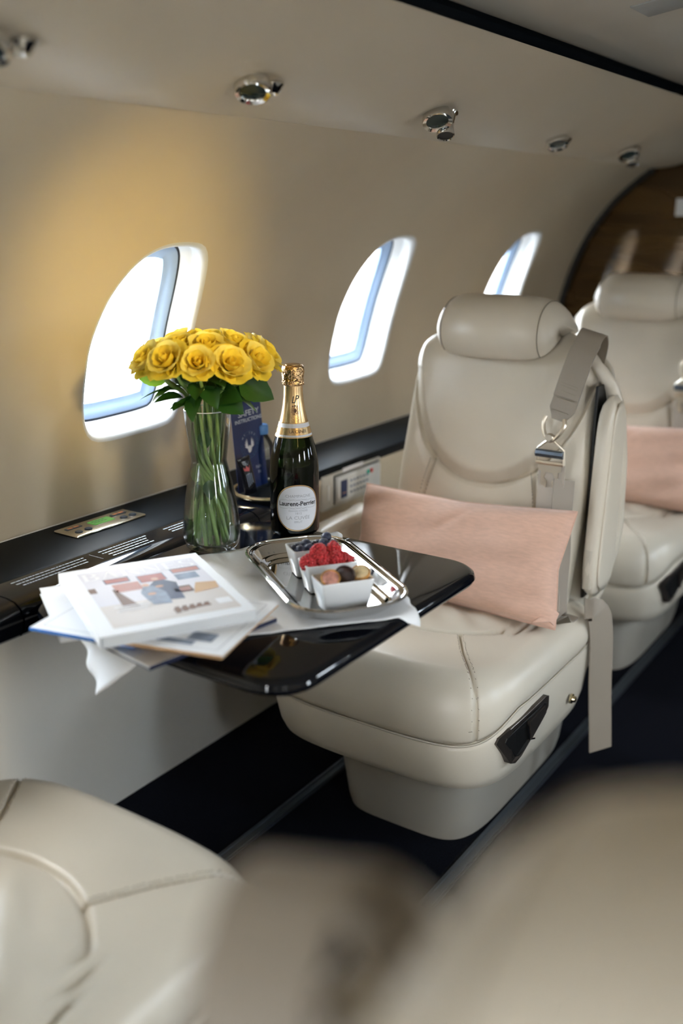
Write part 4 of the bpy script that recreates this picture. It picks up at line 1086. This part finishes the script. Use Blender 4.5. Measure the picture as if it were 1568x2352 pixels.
flat('emblem_ring', xf(join(annulus(0, .105, .0275, .0275, .0006, 48, .0009), annulus(0, .105, .0215, .0215, .0005, 48, .0009)), cmx @ Matrix.Translation((0, -.014, 0))), 'card_teal', sc_o)
for i, ch in enumerate('MY JET'):
    if ch != ' ':
        a = R(140 - i * 19); ctext(ch, .0058, .0245 * math.cos(a), .105 + .0245 * math.sin(a), 'card_print', 1, 0, a - PI / 2)
for i, ch in enumerate('PRIVATE FLY'):
    if ch != ' ':
        a = R(15 - i * 20); ctext(ch, .0058, .0245 * math.cos(a), .105 + .0245 * math.sin(a), 'card_teal', 1, 0, a - PI / 2)
wing = []
for sx in (-1, 1):
    for k in range(5):
        a0 = R(28 + 15 * k); L_ = .0215 - .0022 * (4 - k) * 1.0; bx, by_ = sx * (.0035 + .0008 * k), .098 + .0012 * k
        tx, ty = bx + sx * L_ * math.cos(a0) * .9, by_ + L_ * math.sin(a0) * .85
        nx, ny = -math.sin(a0) * sx * -1 * .0019, math.cos(a0) * .0019
        wing.append(([(bx + nx, by_ - abs(ny), .0009), (tx, ty - .0012, .0009), (tx + sx * .0004, ty + .0008, .0009), (bx - nx, by_ + abs(ny), .0009)], [(0, 1, 2, 3)]))
wing.append(([(-.0055, .1005, .0009), (0, .1045, .0009), (.0055, .1005, .0009), (.0060, .095, .0009), (.002, .0895, .0009), (-.003, .0885, .0009), (-.0062, .094, .0009)], [(0, 1, 2, 3, 4, 5, 6)]))
flat('wing_emblem', xf(join(*wing), cmx @ Matrix.Translation((0, -.014, 0))), 'print_white', sc_o)
# snack bar
sb = tag(empty('snack_bar', (-1.222, 1.490, .640), 0, None, (R(9), R(-6), R(-12))), 'black wrapped snack bar leaning on the navy safety card', 'snack')
rr = []
for z, a, b in ((0, .018, .001), (.006, .018, .0012), (.010, .0165, .006), (.03, .0165, .0075), (.075, .0165, .0075), (.088, .0165, .006), (.092, .018, .0012), (.098, .018, .001)):
    rr.append([(y, x * .9, z * .80) for x, y in sqring(a, b, 2.6, 32)])
mk('wrapper', loft(rr), 'wrapper', sb, sharp=40)
flat('red_mark', ([(.0079, -.010, .052), (.0082, .002, .049), (.0082, .006, .062), (.0078, .002, .056), (.0080, -.003, .062), (.0078, -.006, .056), (.0078, -.011, .060)], [(0, 1, 2, 3, 4, 5, 6)]), 'sticker_red', sb)
flat('pale_print', join(*[([(.0082, -.008 + .004 * k, .018 + .002 * k), (.0082, -.006 + .004 * k, .018 + .002 * k), (.0082, -.006 + .004 * k, .044), (.0082, -.008 + .004 * k, .044)], [(0, 1, 2, 3)]) for k in range(4)]), 'print_slate', sb)
# small water bottle behind the card
wb = tag(empty('water_bottle', (-1.262, 1.575, .636)), 'small clear water bottle with a blue cap behind the navy card', 'bottle')
mk('bottle_body', lathe([(.0005, .002), (.022, .0), (.026, .004), (.0265, .02), (.025, .03), (.0265, .04), (.0265, .075), (.024, .088), (.016, .102), (.0125, .108), (.0125, .120)], 32, False, False), 'clear_plastic', wb, sharp=None)
mk('bottle_cap', lathe([(.0150, .108), (.0155, .110), (.0155, .124), (.0140, .127), (.0005, .1275)], 28), 'cap_blue', wb)

# ------------------------------------------------------------------ magazines
def magazine(cx, cy, z, ang, W, L, T, label, top='paper', edge='paper_edge', spine='paper', sideb=None):
    g = tag(empty('magazine', (cx, cy, z), ang), label, 'magazine', 'magazines stacked on the table')
    def bow(x): return .0
    mk('pages', rbox(W - .003, L - .003, T - .0012, .0006, 1, (.0008, 0, T / 2)), edge, g, smooth=False)
    mk('front_cover', rbox(W, L, .0007, .0003, 1, (0, 0, T - .0003)), top, g, smooth=False)
    mk('back_cover', rbox(W, L, .0007, .0003, 1, (0, 0, .0004)), sideb or spine, g, smooth=False)
    mk('spine', rbox(.0016, L, T - .0004, .0006, 2, (-W / 2 - .0002, 0, T / 2)), spine, g)
    return g
def frame_lines(g, W, L, T, ins, w_=.0009, mat='print_grey'):
    z = T + .0002; a, b = W / 2 - ins, L / 2 - ins
    flat('printed_border', join(quad(-a, -b, a, -b + w_, z), quad(-a, b - w_, a, b, z), quad(-a, -b, -a + w_, b, z), quad(a - w_, -b, a, b, z)), mat, g)
# helper: place by corner a (spine-foot), b (outer foot)
zt = .6335
# corner positions: spine edge from p (left) to q; lies along local y
def mag_by(p, q, W, T, z, label, **kw):
    """p,q = the two ends of the spine; the pages extend to the left of p->q"""
    p = Vector(p); q = Vector(q); L = (q - p).length; d = (q - p).normalized(); nrm = Vector((-d.y, d.x))
    c = (p + q) / 2 + nrm * W / 2
    ang = math.atan2(nrm.y, nrm.x)
    return magazine(c.x, c.y, z, ang, W, L, T, label, **kw), L
g1, L1 = mag_by((-.826, .800), (-.791, 1.012), .195, .006, zt, 'lowest magazine with pale pink cover and navy back', top='cover_pink', spine='cover_navy', sideb='cover_navy')
g2 = magazine(-.985, .945, zt + .0062, R(148), .19, .255, .010, 'thick white magazine sticking out at the left of the stack')
g3, L3 = mag_by((-1.018, .776), (-.862, .8105), .215, .005, zt + .0164, 'white bordered magazine with a blue spine towards the camera', top='paper', spine='cover_blue', sideb='cover_blue')
frame_lines(g3, .215, L3, .005, .012)
g4, L4 = mag_by((-.896, .7974), (-.742, .840), .185, .005, zt + .0216, 'white bordered magazine with a tan spine, under the top one', top='paper', spine='print_tan')
frame_lines(g4, .185, L4, .005, .012)
flat('sketch', join(quad(-.06, -.05, -.035, -.015, .0053), quad(-.05, .0, -.03, .03, .0053), quad(-.075, -.03, -.062, .02, .0053)), 'print_slate', g4)
flat('sketch', join(quad(-.02, .02, .01, .05, .0053), quad(.01, .03, .03, .06, .0053)), 'print_slate', g3)
# top magazine with its printed cover
p_bl, p_br, p_tl = Vector((-.878, .771)), Vector((-.775, .951)), Vector((-1.092, .915))
W5 = (p_br - p_bl).length; H5 = (p_tl - p_bl).length; T5 = .0155
ex = (p_br - p_bl).normalized(); ey = Vector((-ex.y, ex.x))
c5 = p_bl + ex * W5 / 2 + ey * H5 / 2
g5 = magazine(c5.x, c5.y, zt + .0268, math.atan2(ex.y, ex.x), W5, H5, T5, 'top magazine with a room photo and large pale masthead on its cover', top='paper', spine='paper')
ZP = T5 + .0003
iw, ih = W5 - .036, H5 - .040
def cq(x0, y0, x1, y1, dz=0): # cover coordinates 0..1
    return quad(-iw / 2 + x0 * iw + .004, -ih / 2 + y0 * ih, -iw / 2 + x1 * iw + .004, -ih / 2 + y1 * ih, ZP + dz)
def cpoly(pts, dz=0): return [(-iw / 2 + x * iw + .004, -ih / 2 + y * ih, ZP + dz) for x, y in pts], [tuple(range(len(pts)))]
pic = empty('cover_photo', (0, 0, 0), 0, g5)
D1, D2, D3 = .00015, .0003, .00045
flat('room_wall', cq(0, .36, 1, 1), 'print_pale', pic); flat('room_floor', cq(0, 0, 1, .36), 'print_floor', pic)
flat('picture', cq(.16, .73, .37, .82, D1), 'print_navy', pic); flat('picture_face', cq(.17, .74, .36, .81, D2), 'print_red', pic)
flat('picture', cq(.20, .555, .42, .705, D1), 'print_rust', pic)
flat('picture', cq(.43, .66, .66, .80, D1), 'print_slate', pic); flat('picture_face', cq(.44, .66, .65, .79, D2), 'print_red', pic)
flat('picture', cq(.73, .74, .98, .83, D1), 'print_slate', pic); flat('picture_face', cq(.74, .75, .97, .82, D2), 'print_rust', pic)
flat('picture', cq(.73, .61, .92, .72, D1), 'print_slate', pic)
flat('picture', cq(0, .60, .06, .69, D1), 'print_brown', pic)
flat('easel', cpoly([(.17, .30), (.30, .28), (.20, .62), (.18, .62)], D1), 'print_brown', pic)
flat('shelf', cq(.62, .38, .78, .50, D1), 'print_brown', pic)
flat('books', join(*[cq(.635 + .022 * i, .40, .65 + .022 * i, .47, D2) for i in range(6)]), 'print_rust', pic)
flat('sofa', cpoly([(.76, .34), (.98, .37), (1.0, .49), (.84, .52), (.80, .44)], D2), 'print_tan', pic)
flat('bench', cq(.40, .34, .80, .40, D1), 'print_floor', pic)
flat('standing_figure', cpoly([(.52, .30), (.66, .28), (.68, .46), (.70, .58), (.62, .66), (.54, .66), (.47, .58), (.50, .44)], D2), 'print_navy', pic)
flat('seated_figure', cpoly([(.40, .26), (.54, .24), (.56, .44), (.50, .58), (.42, .58), (.37, .48), (.38, .36)], D3), 'print_slate', pic)
flat('face', join(xf(ell(0, 0, .0055, .0065, 14, ZP + D3), Matrix.Translation((-iw / 2 + .56 * iw + .004, -ih / 2 + .695 * ih, 0))), xf(ell(0, 0, .0052, .006, 14, ZP + D3), Matrix.Translation((-iw / 2 + .45 * iw + .004, -ih / 2 + .605 * ih, 0)))), 'print_skin', pic)
flat('hands', join(xf(ell(0, 0, .006, .004, 12, ZP + D3 + .0001), Matrix.Translation((-iw / 2 + .57 * iw, -ih / 2 + .55 * ih, 0))), xf(ell(0, 0, .006, .005, 12, ZP + D3 + .0001), Matrix.Translation((-iw / 2 + .47 * iw, -ih / 2 + .44 * ih, 0)))), 'print_skin', pic)
flat('rug', join(*[cpoly([(.50 + .06 * k, .06 + .012 * k), (.55 + .06 * k, .065 + .012 * k), (.56 + .06 * k, .17), (.52 + .06 * k, .165)], D1) for k in range(5)] + [cq(.50, .10, .80, .13, D2)]), 'print_brown', pic)
flat('white_box', cq(.86, .10, .98, .19, D2), 'print_white', pic)
flat('small_print', join(*[cq(.10 + .03 * (k % 2), .30 - .035 * k, .40 - .03 * k, .315 - .035 * k, D3) for k in range(3)]), 'print_white', pic)
# serif masthead
def arcstrip(cx, cy, rxo, ryo, rxi, ryi, a0, a1, n=14):
    V, F = [], []
    for i in range(n + 1):
        a = R(a0 + (a1 - a0) * i / n); V += [(cx + rxo * math.cos(a), cy + ryo * math.sin(a), 0), (cx + rxi * math.cos(a), cy + ryi * math.sin(a), 0)]
        if i: F.append((2 * i - 2, 2 * i, 2 * i + 1, 2 * i - 1))
    return V, F
def P4(*p): return [(x, y, 0) for x, y in p], [tuple(range(len(p)))]
def glyph(c):
    if c == 'B': return [P4((.06, 0), (.21, 0), (.21, 1), (.06, 1)), quad(0, 0, .3, .045), quad(0, .955, .3, 1), arcstrip(.3, .755, .30, .245, .16, .20, -90, 90), arcstrip(.3, .265, .36, .265, .20, .22, -90, 90)], .70
    if c == 'A': return [P4((.06, 0), (.11, 0), (.44, .97), (.38, 1)), P4((.54, 0), (.71, 0), (.43, 1), (.36, 1)), quad(.2, .30, .58, .35), quad(0, 0, .2, .04), quad(.46, 0, .80, .04)], .84
    if c == 'R': return [P4((.06, 0), (.21, 0), (.21, 1), (.06, 1)), quad(0, 0, .3, .045), quad(0, .955, .3, 1), arcstrip(.3, .74, .32, .26, .17, .21, -90, 90), P4((.34, .48), (.50, .48), (.78, 0), (.58, 0))], .80
    if c == 'N': return [quad(.10, 0, .16, 1), P4((.06, 1), (.24, 1), (.78, 0), (.70, 0)), quad(.70, 0, .76, 1), quad(0, 0, .26, .04), quad(0, .96, .2, 1), quad(.60, .96, .86, 1)], .92
    if c == 'E': return [quad(.06, 0, .21, 1), quad(0, .955, .60, 1), quad(0, 0, .64, .045), quad(.2, .49, .46, .535), P4((.60, .74), (.60, 1), (.56, 1)), P4((.64, .28), (.64, 0), (.58, 0)), P4((.46, .40), (.46, .62), (.43, .51))], .72
    if c == 'S': return [arcstrip(.30, .755, .26, .245, .14, .20, 60, 270), arcstrip(.30, .26, .28, .26, .15, .21, -130, 90), P4((.50, .74), (.53, .74), (.53, 1), (.49, .95)), P4((.03, .28), (.06, .28), (.09, .06), (.03, 0))], .64
xcur = 0; gl = []
for c in 'BARNES':
    gs, adv = glyph(c); gl += [([(x + xcur, y, z) for x, y, z in v], f) for v, f in gs]; xcur += adv
hgt = .030; sxw = iw * .97 / xcur
vf = join(*gl); vf = ([(x * sxw - iw * .485 + .004, y * hgt + ih / 2 - .036, ZP + D3) for x, y, z in vf[0]], vf[1])
flat('masthead', vf, 'print_white', g5)
